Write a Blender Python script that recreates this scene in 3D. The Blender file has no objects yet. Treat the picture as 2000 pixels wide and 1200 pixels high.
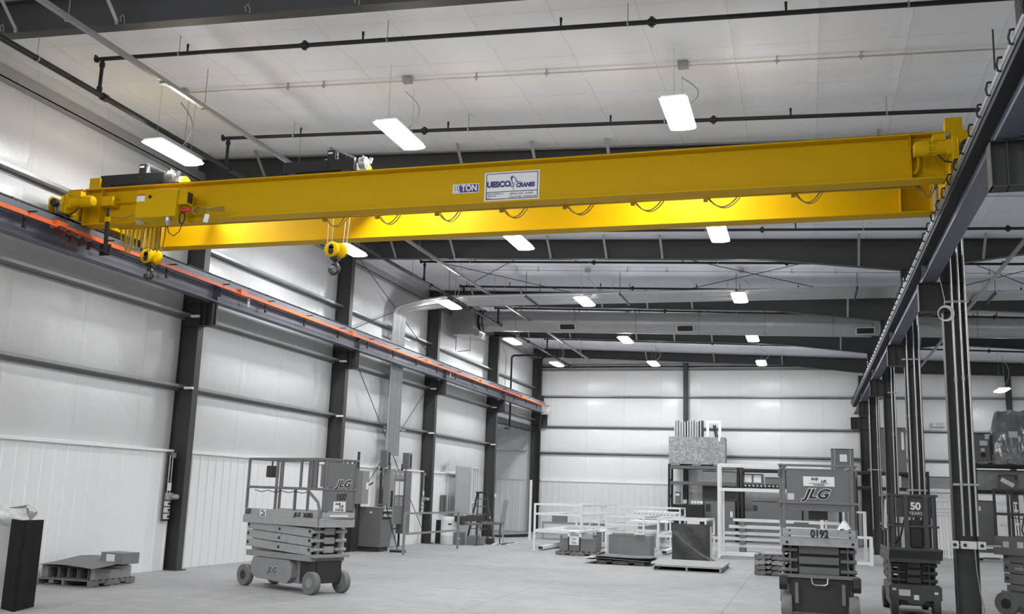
import bpy, bmesh, math, random
import numpy as np
from mathutils import Vector, Matrix
random.seed(7)
SC = bpy.context.scene
COL = SC.collection
# ---------------------------------------------------------------- camera, world, exposure
YW, PT, RL, F = .2932, .1871, .033, 1920.8
CZ = 1.8
fw = np.array([-math.sin(YW)*math.cos(PT), math.cos(YW)*math.cos(PT), math.sin(PT)])
rt0 = np.array([math.cos(YW), math.sin(YW), 0.0])
up0 = np.cross(rt0, fw)
rt = math.cos(RL)*rt0 + math.sin(RL)*up0
up = -math.sin(RL)*rt0 + math.cos(RL)*up0
cam = bpy.data.cameras.new('camera')
camo = bpy.data.objects.new('camera', cam)
COL.objects.link(camo)
camo.matrix_world = Matrix(((rt[0], up[0], -fw[0], 0), (rt[1], up[1], -fw[1], 0), (rt[2], up[2], -fw[2], CZ), (0, 0, 0, 1)))
cam.sensor_width = 36
cam.lens = F*36/2000
cam.clip_start = .05
cam.clip_end = 300
SC.camera = camo
wd = bpy.data.worlds.new('world')
SC.world = wd
wd.use_nodes = True
wd.node_tree.nodes['Background'].inputs[0].default_value = (.5, .5, .5, 1)
wd.node_tree.nodes['Background'].inputs[1].default_value = .02
SC.view_settings.view_transform = 'Standard'
SC.view_settings.look = 'None'
SC.view_settings.gamma = 1
SC.view_settings.use_curve_mapping = False
SC.view_settings.exposure = -0.10
SC.cycles.use_denoising = True
SC.cycles.max_bounces = 8
SC.cycles.diffuse_bounces = 5
LAMP_W = 150.0        # power of each ceiling lamp
LENS_E = 14.0


def un(px, py, ax, val):
    """point seen at photo pixel (px,py) on the plane ax=val"""
    d = fw + rt*(px-1000)/F - up*(py-600)/F
    o = np.array([0, 0, CZ])
    i = 'xyz'.index(ax)
    return Vector(o + d*(val-o[i])/d[i])


def roof(x):
    return 8.46 - .04*x


# ---------------------------------------------------------------- materials
MAT = {}


def lin(c):
    c = c/255
    return c/12.92 if c <= .04045 else ((c+.055)/1.055)**2.4


def mat(name, col, rough=.6, metal=0.0, var=.06, scale=3.0, bump=0.0, bscale=40.0, emit=0.0, spec=.5, dirt=0.0):
    """painted / metal / plain surface with slight mottling, optional bump and worn patches"""
    if name in MAT:
        return MAT[name]
    if isinstance(col, (int, float)):
        col = (col, col, col)
    m = bpy.data.materials.new(name)
    m.use_nodes = True
    nt = m.node_tree
    N, L = nt.nodes, nt.links
    b = N['Principled BSDF']
    b.inputs['Roughness'].default_value = rough
    b.inputs['Metallic'].default_value = metal
    b.inputs['Specular IOR Level'].default_value = spec
    tc = N.new('ShaderNodeTexCoord')
    nz = N.new('ShaderNodeTexNoise')
    nz.inputs['Scale'].default_value = scale
    nz.inputs['Detail'].default_value = 5
    L.new(tc.outputs['Object'], nz.inputs['Vector'])
    cr = N.new('ShaderNodeMix')
    cr.data_type = 'RGBA'
    a = [max(0, c*(1-var*1.6)) for c in col]
    z = [min(1, c*(1+var)) for c in col]
    cr.inputs[6].default_value = (*a, 1)
    cr.inputs[7].default_value = (*z, 1)
    L.new(nz.outputs['Fac'], cr.inputs[0])
    out = cr.outputs[2]
    if dirt:
        n2 = N.new('ShaderNodeTexNoise')
        n2.inputs['Scale'].default_value = scale*3.1
        n2.inputs['Detail'].default_value = 8
        n2.inputs['Roughness'].default_value = .7
        L.new(tc.outputs['Object'], n2.inputs['Vector'])
        rp = N.new('ShaderNodeValToRGB')
        rp.color_ramp.elements[0].position = .55
        rp.color_ramp.elements[1].position = .68
        L.new(n2.outputs['Fac'], rp.inputs[0])
        ml = N.new('ShaderNodeMath')
        ml.operation = 'MULTIPLY'
        ml.inputs[1].default_value = dirt
        L.new(rp.outputs[0], ml.inputs[0])
        c2 = N.new('ShaderNodeMix')
        c2.data_type = 'RGBA'
        c2.inputs[7].default_value = (*[c*.35 for c in col], 1)
        L.new(out, c2.inputs[6])
        L.new(ml.outputs[0], c2.inputs[0])
        out = c2.outputs[2]
    L.new(out, b.inputs['Base Color'])
    if bump:
        n3 = N.new('ShaderNodeTexNoise')
        n3.inputs['Scale'].default_value = bscale
        n3.inputs['Detail'].default_value = 4
        L.new(tc.outputs['Object'], n3.inputs['Vector'])
        bp = N.new('ShaderNodeBump')
        bp.inputs['Strength'].default_value = bump
        bp.inputs['Distance'].default_value = .02
        L.new(n3.outputs['Fac'], bp.inputs['Height'])
        L.new(bp.outputs[0], b.inputs['Normal'])
    if emit:
        b.inputs['Emission Color'].default_value = (1, 1, 1, 1)
        b.inputs['Emission Strength'].default_value = emit
    MAT[name] = m
    return m


def vinyl(name, base, rough, axis, period=1.83, off=0.0, bstr=.5, cross=None, tint=(1, 1, 1)):
    """white vinyl faced insulation: flat sheets with vertical laps, puckers and soft waves"""
    m = bpy.data.materials.new(name)
    m.use_nodes = True
    nt = m.node_tree
    N, L = nt.nodes, nt.links
    b = N['Principled BSDF']
    b.inputs['Roughness'].default_value = rough
    g = N.new('ShaderNodeNewGeometry')
    sp = N.new('ShaderNodeSeparateXYZ')
    L.new(g.outputs['Position'], sp.inputs[0])

    def math_(op, a, bb, c=None):
        n = N.new('ShaderNodeMath')
        n.operation = op
        for i, v in enumerate((a, bb, c)):
            if v is None:
                continue
            if isinstance(v, (int, float)):
                n.inputs[i].default_value = v
            else:
                L.new(v, n.inputs[i])
        return n.outputs[0]

    def seam(ax, per, o, w):
        wob = N.new('ShaderNodeTexNoise')
        wob.inputs['Scale'].default_value = .8
        L.new(g.outputs['Position'], wob.inputs['Vector'])
        s = math_('ADD', sp.outputs[ax], o)
        s = math_('ADD', s, math_('MULTIPLY', wob.outputs['Fac'], .016))
        f = math_('ABSOLUTE', math_('SUBTRACT', math_('FRACT', math_('DIVIDE', s, per), None), .5), None)
        return math_('LESS_THAN', f, w/per), f
    s1, f1 = seam(axis, period, off, .008)
    nz = N.new('ShaderNodeTexNoise')
    nz.inputs['Scale'].default_value = .7
    nz.inputs['Detail'].default_value = 6
    nz.inputs['Roughness'].default_value = .55
    L.new(g.outputs['Position'], nz.inputs['Vector'])
    tone = N.new('ShaderNodeMix')
    tone.data_type = 'RGBA'
    tone.inputs[6].default_value = (base*.93*tint[0], base*.93*tint[1], base*.93*tint[2], 1)
    tone.inputs[7].default_value = (base*1.03*tint[0], base*1.03*tint[1], base*1.03*tint[2], 1)
    L.new(nz.outputs['Fac'], tone.inputs[0])
    mk = s1
    if cross:
        s2, f2 = seam(cross[0], cross[1], cross[2], .007)
        mk = math_('MAXIMUM', s1, s2)
    gate = N.new('ShaderNodeTexNoise')
    gate.inputs['Scale'].default_value = 1.3
    L.new(g.outputs['Position'], gate.inputs['Vector'])
    mk = math_('MULTIPLY', mk, math_('MULTIPLY', gate.outputs['Fac'], .5))
    dk = N.new('ShaderNodeMix')
    dk.data_type = 'RGBA'
    L.new(mk, dk.inputs[0])
    L.new(tone.outputs[2], dk.inputs[6])
    dk.inputs[7].default_value = (base*.35,)*3+(1,)
    L.new(dk.outputs[2], b.inputs['Base Color'])
    # puckers close to the laps, broad waves elsewhere
    n2 = N.new('ShaderNodeTexNoise')
    n2.inputs['Scale'].default_value = 7
    n2.inputs['Detail'].default_value = 3
    L.new(g.outputs['Position'], n2.inputs['Vector'])
    near = math_('SUBTRACT', 1.0, math_('MINIMUM', math_('MULTIPLY', f1, period/.12), 1.0))
    h = math_('ADD', math_('MULTIPLY', nz.outputs['Fac'], 1.0), math_('MULTIPLY', math_('MULTIPLY', n2.outputs['Fac'], near), .25))
    bp = N.new('ShaderNodeBump')
    bp.inputs['Strength'].default_value = bstr
    bp.inputs['Distance'].default_value = .08
    L.new(h, bp.inputs['Height'])
    L.new(bp.outputs[0], b.inputs['Normal'])
    MAT[name] = m
    return m


def concrete():
    m = bpy.data.materials.new('concrete_floor')
    m.use_nodes = True
    nt = m.node_tree
    N, L = nt.nodes, nt.links
    b = N['Principled BSDF']
    g = N.new('ShaderNodeNewGeometry')
    sp = N.new('ShaderNodeSeparateXYZ')
    L.new(g.outputs['Position'], sp.inputs[0])

    def noise(s, d=6, r=.6, st=None):
        n = N.new('ShaderNodeTexNoise')
        n.inputs['Scale'].default_value = s
        n.inputs['Detail'].default_value = d
        n.inputs['Roughness'].default_value = r
        if st:
            mp = N.new('ShaderNodeMapping')
            mp.inputs['Scale'].default_value = st
            mp.inputs['Rotation'].default_value = (0, 0, .5)
            L.new(g.outputs['Position'], mp.inputs[0])
            L.new(mp.outputs[0], n.inputs['Vector'])
        else:
            L.new(g.outputs['Position'], n.inputs['Vector'])
        return n.outputs['Fac']

    def ramp(x, p0, c0, p1, c1):
        r = N.new('ShaderNodeValToRGB')
        r.color_ramp.elements[0].position = p0
        r.color_ramp.elements[1].position = p1
        r.color_ramp.elements[0].color = (c0, c0, c0, 1)
        r.color_ramp.elements[1].color = (c1, c1, c1, 1)
        L.new(x, r.inputs[0])
        return r.outputs[0]

    def M(op, a, c):
        n = N.new('ShaderNodeMath')
        n.operation = op
        for i, v in enumerate((a, c)):
            if isinstance(v, (int, float)):
                n.inputs[i].default_value = v
            elif v is not None:
                L.new(v, n.inputs[i])
        return n.outputs[0]
    base = ramp(noise(.35, 8), .3, .285, .7, .375)
    mott = ramp(noise(3.0, 9, .7), .3, .86, .7, 1.07)
    scuff = ramp(noise(1.1, 7, .65, (1, 3.2, 1)), .60, 1.0, .72, .72)
    v = M('MULTIPLY', M('MULTIPLY', base, mott), scuff)
    # saw cut joints
    jx = M('ABSOLUTE', M('SUBTRACT', M('FRACT', M('DIVIDE', M('ADD', sp.outputs[0], 1.38+38+1.9), 3.8), None), .5), None)
    jx = M('LESS_THAN', jx, .006/3.8)
    jy = M('ABSOLUTE', M('SUBTRACT', M('FRACT', M('DIVIDE', M('ADD', sp.outputs[1], 36-18.27+3.6), 7.2), None), .5), None)
    jy = M('LESS_THAN', jy, .005/7.2)
    j = M('SUBTRACT', 1.0, M('MULTIPLY', M('MAXIMUM', jx, jy), .5))
    v = M('MULTIPLY', v, j)
    cc = N.new('ShaderNodeCombineColor')
    for i in range(3):
        L.new(v, cc.inputs[i])
    L.new(cc.outputs[0], b.inputs['Base Color'])
    b.inputs['Specular IOR Level'].default_value = .35
    L.new(ramp(noise(2.2, 5), .3, .55, .7, .75), b.inputs['Roughness'])
    bp = N.new('ShaderNodeBump')
    bp.inputs['Strength'].default_value = .15
    bp.inputs['Distance'].default_value = .01
    L.new(noise(30, 4), bp.inputs['Height'])
    L.new(bp.outputs[0], b.inputs['Normal'])
    MAT['concrete_floor'] = m
    return m


# ---------------------------------------------------------------- mesh helpers
class MB:
    def __init__(s):
        s.bm = bmesh.new()

    def _add(s, vs, fs):
        v = [s.bm.verts.new(p) for p in vs]
        for f in fs:
            try:
                s.bm.faces.new([v[i] for i in f])
            except ValueError:
                pass
        return s

    def box(s, x0, x1, y0, y1, z0, z1):
        x0, x1 = sorted((x0, x1)); y0, y1 = sorted((y0, y1)); z0, z1 = sorted((z0, z1))
        return s._add([(x0, y0, z0), (x1, y0, z0), (x1, y1, z0), (x0, y1, z0), (x0, y0, z1), (x1, y0, z1), (x1, y1, z1), (x0, y1, z1)],
                      [(0, 3, 2, 1), (4, 5, 6, 7), (0, 1, 5, 4), (1, 2, 6, 5), (2, 3, 7, 6), (3, 0, 4, 7)])

    def cbox(s, c, d, rz=0.0, ry=0.0, rx=0.0):
        R = Matrix.Rotation(rz, 3, 'Z') @ Matrix.Rotation(ry, 3, 'Y') @ Matrix.Rotation(rx, 3, 'X')
        c = Vector(c)
        vs = []
        for z in (-.5, .5):
            for x, y in ((-.5, -.5), (.5, -.5), (.5, .5), (-.5, .5)):
                vs.append(c + R @ Vector((x*d[0], y*d[1], z*d[2])))
        return s._add(vs, [(0, 3, 2, 1), (4, 5, 6, 7), (0, 1, 5, 4), (1, 2, 6, 5), (2, 3, 7, 6), (3, 0, 4, 7)])

    def bar(s, p0, p1, w, h=None, upv=(0, 0, 1)):
        """rectangular bar from p0 to p1, w across, h along upv"""
        h = h or w
        p0, p1 = Vector(p0), Vector(p1)
        d = (p1-p0).normalized()
        u = Vector(upv)
        if abs(d.dot(u)) > .95:
            u = Vector((0, 1, 0)) if abs(d.y) < .9 else Vector((1, 0, 0))
        a = d.cross(u).normalized()
        u = a.cross(d).normalized()
        vs = []
        for p in (p0, p1):
            for i, j in ((-1, -1), (1, -1), (1, 1), (-1, 1)):
                vs.append(p + a*i*w/2 + u*j*h/2)
        return s._add(vs, [(3, 2, 1, 0), (4, 5, 6, 7), (0, 1, 5, 4), (1, 2, 6, 5), (2, 3, 7, 6), (3, 0, 4, 7)])

    def path(s, pts, r, n=10, cap=True):
        pts = [Vector(p) for p in pts]
        rings = []
        m = len(pts)
        prev = None
        for i, p in enumerate(pts):
            if i == 0:
                d = pts[1]-p
            elif i == m-1:
                d = p-pts[i-1]
            else:
                d = (pts[i+1]-p).normalized()+(p-pts[i-1]).normalized()
            if d.length < 1e-9:
                d = Vector((0, 0, 1))
            d.normalize()
            if prev is None:
                t = Vector((0, 0, 1)) if abs(d.z) < .9 else Vector((1, 0, 0))
                a = d.cross(t).normalized()
            else:
                a = prev - d*prev.dot(d)
                a.normalize()
            prev = a
            b = d.cross(a)
            k = 1.0
            if 0 < i < m-1:
                c = (pts[i+1]-p).normalized().dot((p-pts[i-1]).normalized())
                k = 1/max(.5, math.sqrt(max(0, (1+c)/2)))
            rings.append([s.bm.verts.new(p + (a*math.cos(q)+b*math.sin(q))*r*(1 if k == 1 else 1+(k-1)*.5)) for q in [2*math.pi*j/n for j in range(n)]])
        for i in range(m-1):
            for j in range(n):
                s.bm.faces.new((rings[i][j], rings[i][(j+1) % n], rings[i+1][(j+1) % n], rings[i+1][j]))
        if cap:
            s.bm.faces.new(rings[0][::-1])
            s.bm.faces.new(rings[-1])
        return s

    def tube(s, p0, p1, r, n=12):
        return s.path([p0, p1], r, n)

    def prism(s, poly, ax, lo, hi):
        """poly in the two other axes (in x,y,z order), extruded along ax"""
        n = len(poly)
        vs = []
        for v in (lo, hi):
            for a, b in poly:
                vs.append({'x': (v, a, b), 'y': (a, v, b), 'z': (a, b, v)}[ax])
        fs = [tuple(range(n))[::-1], tuple(range(n, 2*n))]
        for i in range(n):
            fs.append((i, (i+1) % n, n+(i+1) % n, n+i))
        s._add(vs, fs)
        bmesh.ops.recalc_face_normals(s.bm, faces=s.bm.faces[:])
        return s

    def lathe(s, prof, c, axis='z', n=24):
        """prof = [(radius, along)], revolved about axis through c"""
        c = Vector(c)
        rings = []
        for r, t in prof:
            ring = []
            for j in range(n):
                q = 2*math.pi*j/n
                a, b = math.cos(q)*r, math.sin(q)*r
                ring.append(s.bm.verts.new(c+Vector({'z': (a, b, t), 'x': (t, a, b), 'y': (b, t, a)}[axis])))
            rings.append(ring)
        for i in range(len(prof)-1):
            for j in range(n):
                s.bm.faces.new((rings[i][j], rings[i][(j+1) % n], rings[i+1][(j+1) % n], rings[i+1][j]))
        s.bm.faces.new(rings[0][::-1])
        s.bm.faces.new(rings[-1])
        return s

    def sheet(s, fn, nu, nv, thick=0.0):
        g = [[s.bm.verts.new(fn(i/nu, j/nv)) for j in range(nv+1)] for i in range(nu+1)]
        fs = [s.bm.faces.new((g[i][j], g[i+1][j], g[i+1][j+1], g[i][j+1])) for i in range(nu) for j in range(nv)]
        if thick:
            bmesh.ops.solidify(s.bm, geom=fs, thickness=thick)
        return s

    def ibeam(s, ax, a0, a1, c1, c2, depth, width, tw=.01, tf=.015, web='z'):
        """I section along ax between a0 and a1. c1,c2: centre in the other two axes; depth measured along 'web' axis"""
        oth = [k for k in 'xyz' if k != ax]
        wi = oth.index(web)
        c = [c1, c2]
        fi = 1-wi

        def bx(w0, w1, f0, f1):
            r = {ax: (a0, a1), oth[wi]: (w0, w1), oth[fi]: (f0, f1)}
            s.box(*r['x'], *r['y'], *r['z'])
        w, f = c[wi], c[fi]
        bx(w-depth/2+tf, w+depth/2-tf, f-tw/2, f+tw/2)
        bx(w-depth/2, w-depth/2+tf, f-width/2, f+width/2)
        bx(w+depth/2-tf, w+depth/2, f-width/2, f+width/2)
        return s

    def build(s, name, m, parent=None, world=False, smooth=False, bevel=0.0):
        me = bpy.data.meshes.new(name)
        off = Vector((0, 0, 0))
        if parent is None:
            co = [v.co for v in s.bm.verts]
            lo = Vector([min(c[i] for c in co) for i in range(3)])
            hi = Vector([max(c[i] for c in co) for i in range(3)])
            off = Vector(((lo.x+hi.x)/2, (lo.y+hi.y)/2, lo.z))
        elif world:
            p = parent
            while p is not None:
                off += p.location
                p = p.parent
        if off.length:
            bmesh.ops.translate(s.bm, verts=s.bm.verts[:], vec=-off)
        bmesh.ops.recalc_face_normals(s.bm, faces=s.bm.faces[:])
        s.bm.to_mesh(me)
        s.bm.free()
        me.materials.append(MAT[m] if isinstance(m, str) else m)
        if smooth:
            me.polygons.foreach_set('use_smooth', [True]*len(me.polygons))
            me.set_sharp_from_angle(angle=math.radians(38))
        o = bpy.data.objects.new(name, me)
        COL.objects.link(o)
        if parent is None:
            o.location = off
        else:
            o.parent = parent
        if bevel:
            b = o.modifiers.new('bevel', 'BEVEL')
            b.width = bevel
            b.segments = 2
            b.limit_method = 'ANGLE'
        return o


def tag(o, label, cat, group=None, kind=None):
    o['label'] = label
    o['category'] = cat
    if group:
        o['group'] = group
    if kind:
        o['kind'] = kind
    return o


def thing(name, label, cat, loc=(0, 0, 0), rz=0.0, group=None):
    o = bpy.data.objects.new(name, None)
    o.empty_display_size = .2
    COL.objects.link(o)
    o.location = loc
    o.rotation_euler = (0, 0, rz)
    return tag(o, label, cat, group)


def struct(o):
    o['kind'] = 'structure'
    return o


def copy_tree(o, parent=None):
    c = o.copy()
    COL.objects.link(c)
    if parent is not None:
        c.parent = parent
    for ch in o.children:
        copy_tree(ch, c)
    return c


def text(s, size, m, parent, loc, rot=(math.pi/2, 0, 0), bold=0.0, shear=0.0, ext=.002, sx=1.0, align='CENTER', name='lettering', sp=1.0):
    cu = bpy.data.curves.new(name, 'FONT')
    cu.body = s
    cu.size = size
    cu.align_x = align
    cu.align_y = 'CENTER'
    cu.extrude = ext
    cu.offset = bold
    cu.shear = shear
    cu.space_character = sp
    cu.materials.append(MAT[m])
    tmp = bpy.data.objects.new('tmp', cu)
    me = bpy.data.meshes.new_from_object(tmp)
    me.name = name
    bpy.data.objects.remove(tmp)
    bpy.data.curves.remove(cu)
    o = bpy.data.objects.new(name, me)
    COL.objects.link(o)
    o.parent = parent
    o.location = loc
    o.rotation_euler = rot
    o.scale = (sx, 1, 1)
    return o


G = lambda v: lin(v)
mat('dark_steel', .044, .55, var=.12, scale=1.5)
mat('rail_steel', (.13, .145, .18), .38, var=.15, scale=2, dirt=.2)
mat('black_pipe', .012, .5)
mat('galvanised', .42, .38, metal=.75, var=.15, scale=6)
mat('conduit', .5, .3, metal=.85, var=.1, scale=8)
mat('girt_steel', .30, .4, metal=.3, var=.1, scale=2)
mat('white_panel', .80, .5, var=.03)
mat('white_trim', .82, .45, var=.03)
mat('black', .012, .6)
mat('rubber', .03, .8, var=.2)
mat('white', .8, .5, var=.02)
mat('paper', .75, .8, var=.02)
mat('yellow', (.58, .350, .0005), .5, var=.04, scale=1.2, spec=.12)
mat('yellow_cable', (.30, .20, .02), .5)
mat('orange', (.85, .15, .03), .45, var=.15, scale=4)
mat('white_frame', .76, .45, var=.05, scale=4)
mat('cardboard', .20, .8, var=.1, scale=5)
mat('cardboard_light', .34, .8, var=.08, scale=5)
mat('wood', .20, .8, var=.3, scale=6, dirt=.3)
mat('navy', (.02, .02, .16), .4)
mat('red', (.5, .03, .02), .4)
mat('lens', .9, .4, emit=LENS_E)
mat('lamp_housing', .6, .5)
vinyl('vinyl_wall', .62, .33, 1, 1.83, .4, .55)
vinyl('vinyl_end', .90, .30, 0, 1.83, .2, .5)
vinyl('vinyl_ceiling', .90, .55, 0, 1.22, .3, .8, cross=(1, 1.5, .2), tint=(.945, .98, 1.03))
concrete()
# ---------------------------------------------------------------- the hall
LY = [18.27 + 7.2*i for i in range(-4, 5)]      # frame lines; LY[4] is the first one seen whole
XW, XF, XE = -13.0, -12.55, 20.0
YB, Y0 = 47.45, -9.0
struct(MB().box(-19, XE+.3, Y0, YB+.3, -.2, 0).build('floor', 'concrete_floor'))


def ceil(u, v):
    x = XW-.0+(XE-XW)*u
    y = Y0+(YB-Y0)*v
    sag = .05*abs(math.sin(math.pi*(y-.3)/1.5))
    return (x, y, roof(x)-sag)


c = MB().sheet(ceil, 8, 226)
c = struct(c.build('ceiling', 'vinyl_ceiling', smooth=True))
struct(MB().box(XW-.3, XE+.3, Y0, YB+.3, 9.12, 9.3).build('ceiling', 'dark_steel'))

# left wall: blanket bulging between the girts, opening to the side room in the last bay
GZ = [0, 2.5, 3.79, 5.35, 6.93, 8.4, 8.97]


def blanket(y0, y1, zs, n=10):
    mb = MB()
    for a, b in zip(zs[:-1], zs[1:]):
        mb.sheet(lambda u, v: (XW+.07*math.sin(math.pi*v)**.6*(1-(2*u-1)**8), y0+(y1-y0)*u, a+(b-a)*v), 16, 8)
    return mb


wl = blanket(Y0, LY[0]-.02, GZ).build('wall_left', 'vinyl_wall', smooth=True)
struct(wl)
for i in range(0, 8):
    zs = GZ if i < 7 else [5.05, 5.35, 6.93, 8.4, 8.97]
    o = blanket(LY[i]+.02, LY[i+1]-.02, zs).build('insulation_blanket', 'vinyl_wall', wl, world=True, smooth=True)
    for z in GZ[2:5]:
        if i == 7 and z < 5:
            continue
        g = MB().box(XW, XW+.2, LY[i]-.0, LY[i+1], z, z+.006).box(XW+.194, XW+.2, LY[i], LY[i+1], z-.0, z+.07)
        g.box(XW, XW+.03, LY[i], LY[i+1], z-.06, z)
        g.build('wall_girt', 'girt_steel', wl, world=True)
    MB().box(XW, XW+.2, LY[i], LY[i+1], 8.4, 8.42).box(XW+.19, XW+.2, LY[i], LY[i+1], 8.4, 8.62).build('eave_strut', 'girt_steel', wl, world=True)
MB().box(XW-.25, XW-.02, Y0, LY[7], 0, 9.1).box(XW-.25, XW-.02, LY[7], YB, 5.0, 9.1).build('wall_backing', 'white_panel', wl, world=True)


def ribbed(x0, x1, z0, z1, fixed, axis, sign, pitch=.3048, rib=.014, name='wainscot_panel', parent=None):
    """ribbed steel liner: runs along axis ('x' or 'y'), faces sign"""
    mb = MB()
    pts = [(x0, 0)]
    t = x0+pitch/2
    while t < x1-.05:
        pts += [(t-.025, 0), (t-.012, rib), (t+.012, rib), (t+.025, 0)]
        # minor rib
        t += pitch
    pts += [(x1, 0)]
    for (a, da), (b, db) in zip(pts[:-1], pts[1:]):
        if axis == 'y':
            mb._add([(fixed+sign*da, a, z0), (fixed+sign*db, b, z0), (fixed+sign*db, b, z1), (fixed+sign*da, a, z1)], [(0, 1, 2, 3)])
        else:
            mb._add([(a, fixed+sign*da, z0), (b, fixed+sign*db, z0), (b, fixed+sign*db, z1), (a, fixed+sign*da, z1)], [(0, 1, 2, 3)])
    return mb.build(name, 'white_panel', parent, world=True)


WX = XF-.30
for i in range(0, 7):
    y1 = LY[i+1]-.22
    a = LY[i]+.12
    if i == 6:
        y1 = 37.6
    ribbed(a, y1, 0, 2.45, WX, 'y', 1, parent=wl)
    MB().box(WX-.02, WX+.05, a, y1, 2.42, 2.47).box(WX-.02, WX+.045, y1, y1+.04, 0, 2.47).box(WX-.02, WX+.045, a-.03, a, 0, 2.47).build('wainscot_trim', 'white_trim', wl, world=True)
    MB().box(XW, WX-.02, a, y1, 2.455, 2.47).build('wainscot_cap', 'white_trim', wl, world=True)

# back wall
bw = MB().sheet(lambda u, v: (-19+39*u, YB, 9.3*v), 4, 4).build('wall_back', 'vinyl_end')
struct(bw)
BZ = [un(1200, y, 'y', 47.2).z for y in (943, 888, 836, 776, 722)]
EX = [-18.7, -13.0, -12.3, -5.47, 2.5, 8.5, 14.5, 20]
for a, b in ((-12.9, -5.6), (-5.35, 2.3), (2.75, 8.4), (8.6, 14.4), (14.6, 20)):
    mb = MB()
    zs = BZ+[roof((a+b)/2)-.45]
    for z0, z1 in zip(zs[:-1], zs[1:]):
        mb.sheet(lambda u, v: (a+(b-a)*u, YB-.02-.06*math.sin(math.pi*v)**.6*(1-(2*u-1)**10), z0+(z1-z0)*v), 16, 8)
    mb.build('insulation_blanket', 'vinyl_end', bw, world=True, smooth=True)
    for k, z in enumerate(BZ[1:]):
        MB().box(a, b, YB-.2, YB-.02, z, z+.008).box(a, b, YB-.2, YB-.193, z, z+.075).box(a, b, YB-.05, YB-.02, z-.05, z).build('wall_girt', 'girt_steel', bw, world=True)
    ribbed(a, b, 0, BZ[0], YB-.22, 'x', -1, parent=bw)
    MB().box(a, b, YB-.26, YB-.2, BZ[0]-.03, BZ[0]+.02).box(a, b, YB-.2, YB-.02, BZ[0], BZ[0]+.015).build('wainscot_trim', 'white_trim', bw, world=True)
    if b < 3:
        zt = roof((a+b)/2)-.62
        MB().box(a, b-.0, YB-.2, YB-.02, 8.02, 8.06).box(a, b, YB-.2, YB-.19, 8.02, 8.2).build('wall_girt', 'girt_steel', bw, world=True)
# side room seen through the opening
ribbed(-18.9, -13.3, 0, 2.5, YB-.22, 'x', -1, parent=bw)
MB().box(-18.9, -13.3, YB-.26, YB-.2, 2.47, 2.52).box(-18.9, -13.3, YB-.2, YB-.02, 3.9, 3.97).build('wainscot_trim', 'white_trim', bw, world=True)
struct(MB().box(-19.2, -19, 36, YB, 0, 5.2).box(-19, -13.25, 36, 36.2, 0, 5.2).build('wall_side_room', 'white_panel'))
struct(MB().box(-19.2, -13.25, 36, YB, 5.0, 5.2).build('ceiling_side_room', 'vinyl_ceiling'))
struct(MB().box(XE, XE+.3, Y0, YB, 0, 8.9).build('wall_right', 'vinyl_wall'))
struct(MB().box(XW-.2, XE+.2, Y0-.3, Y0, 0, 9.2).build('wall_front', 'vinyl_end'))
mat('side_lintel', .08, .6)
struct(MB().box(XW-.25, XW+.1, LY[7]+.1, YB-.3, 4.85, 5.08).build('trim_1', 'side_lintel'))

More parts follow.
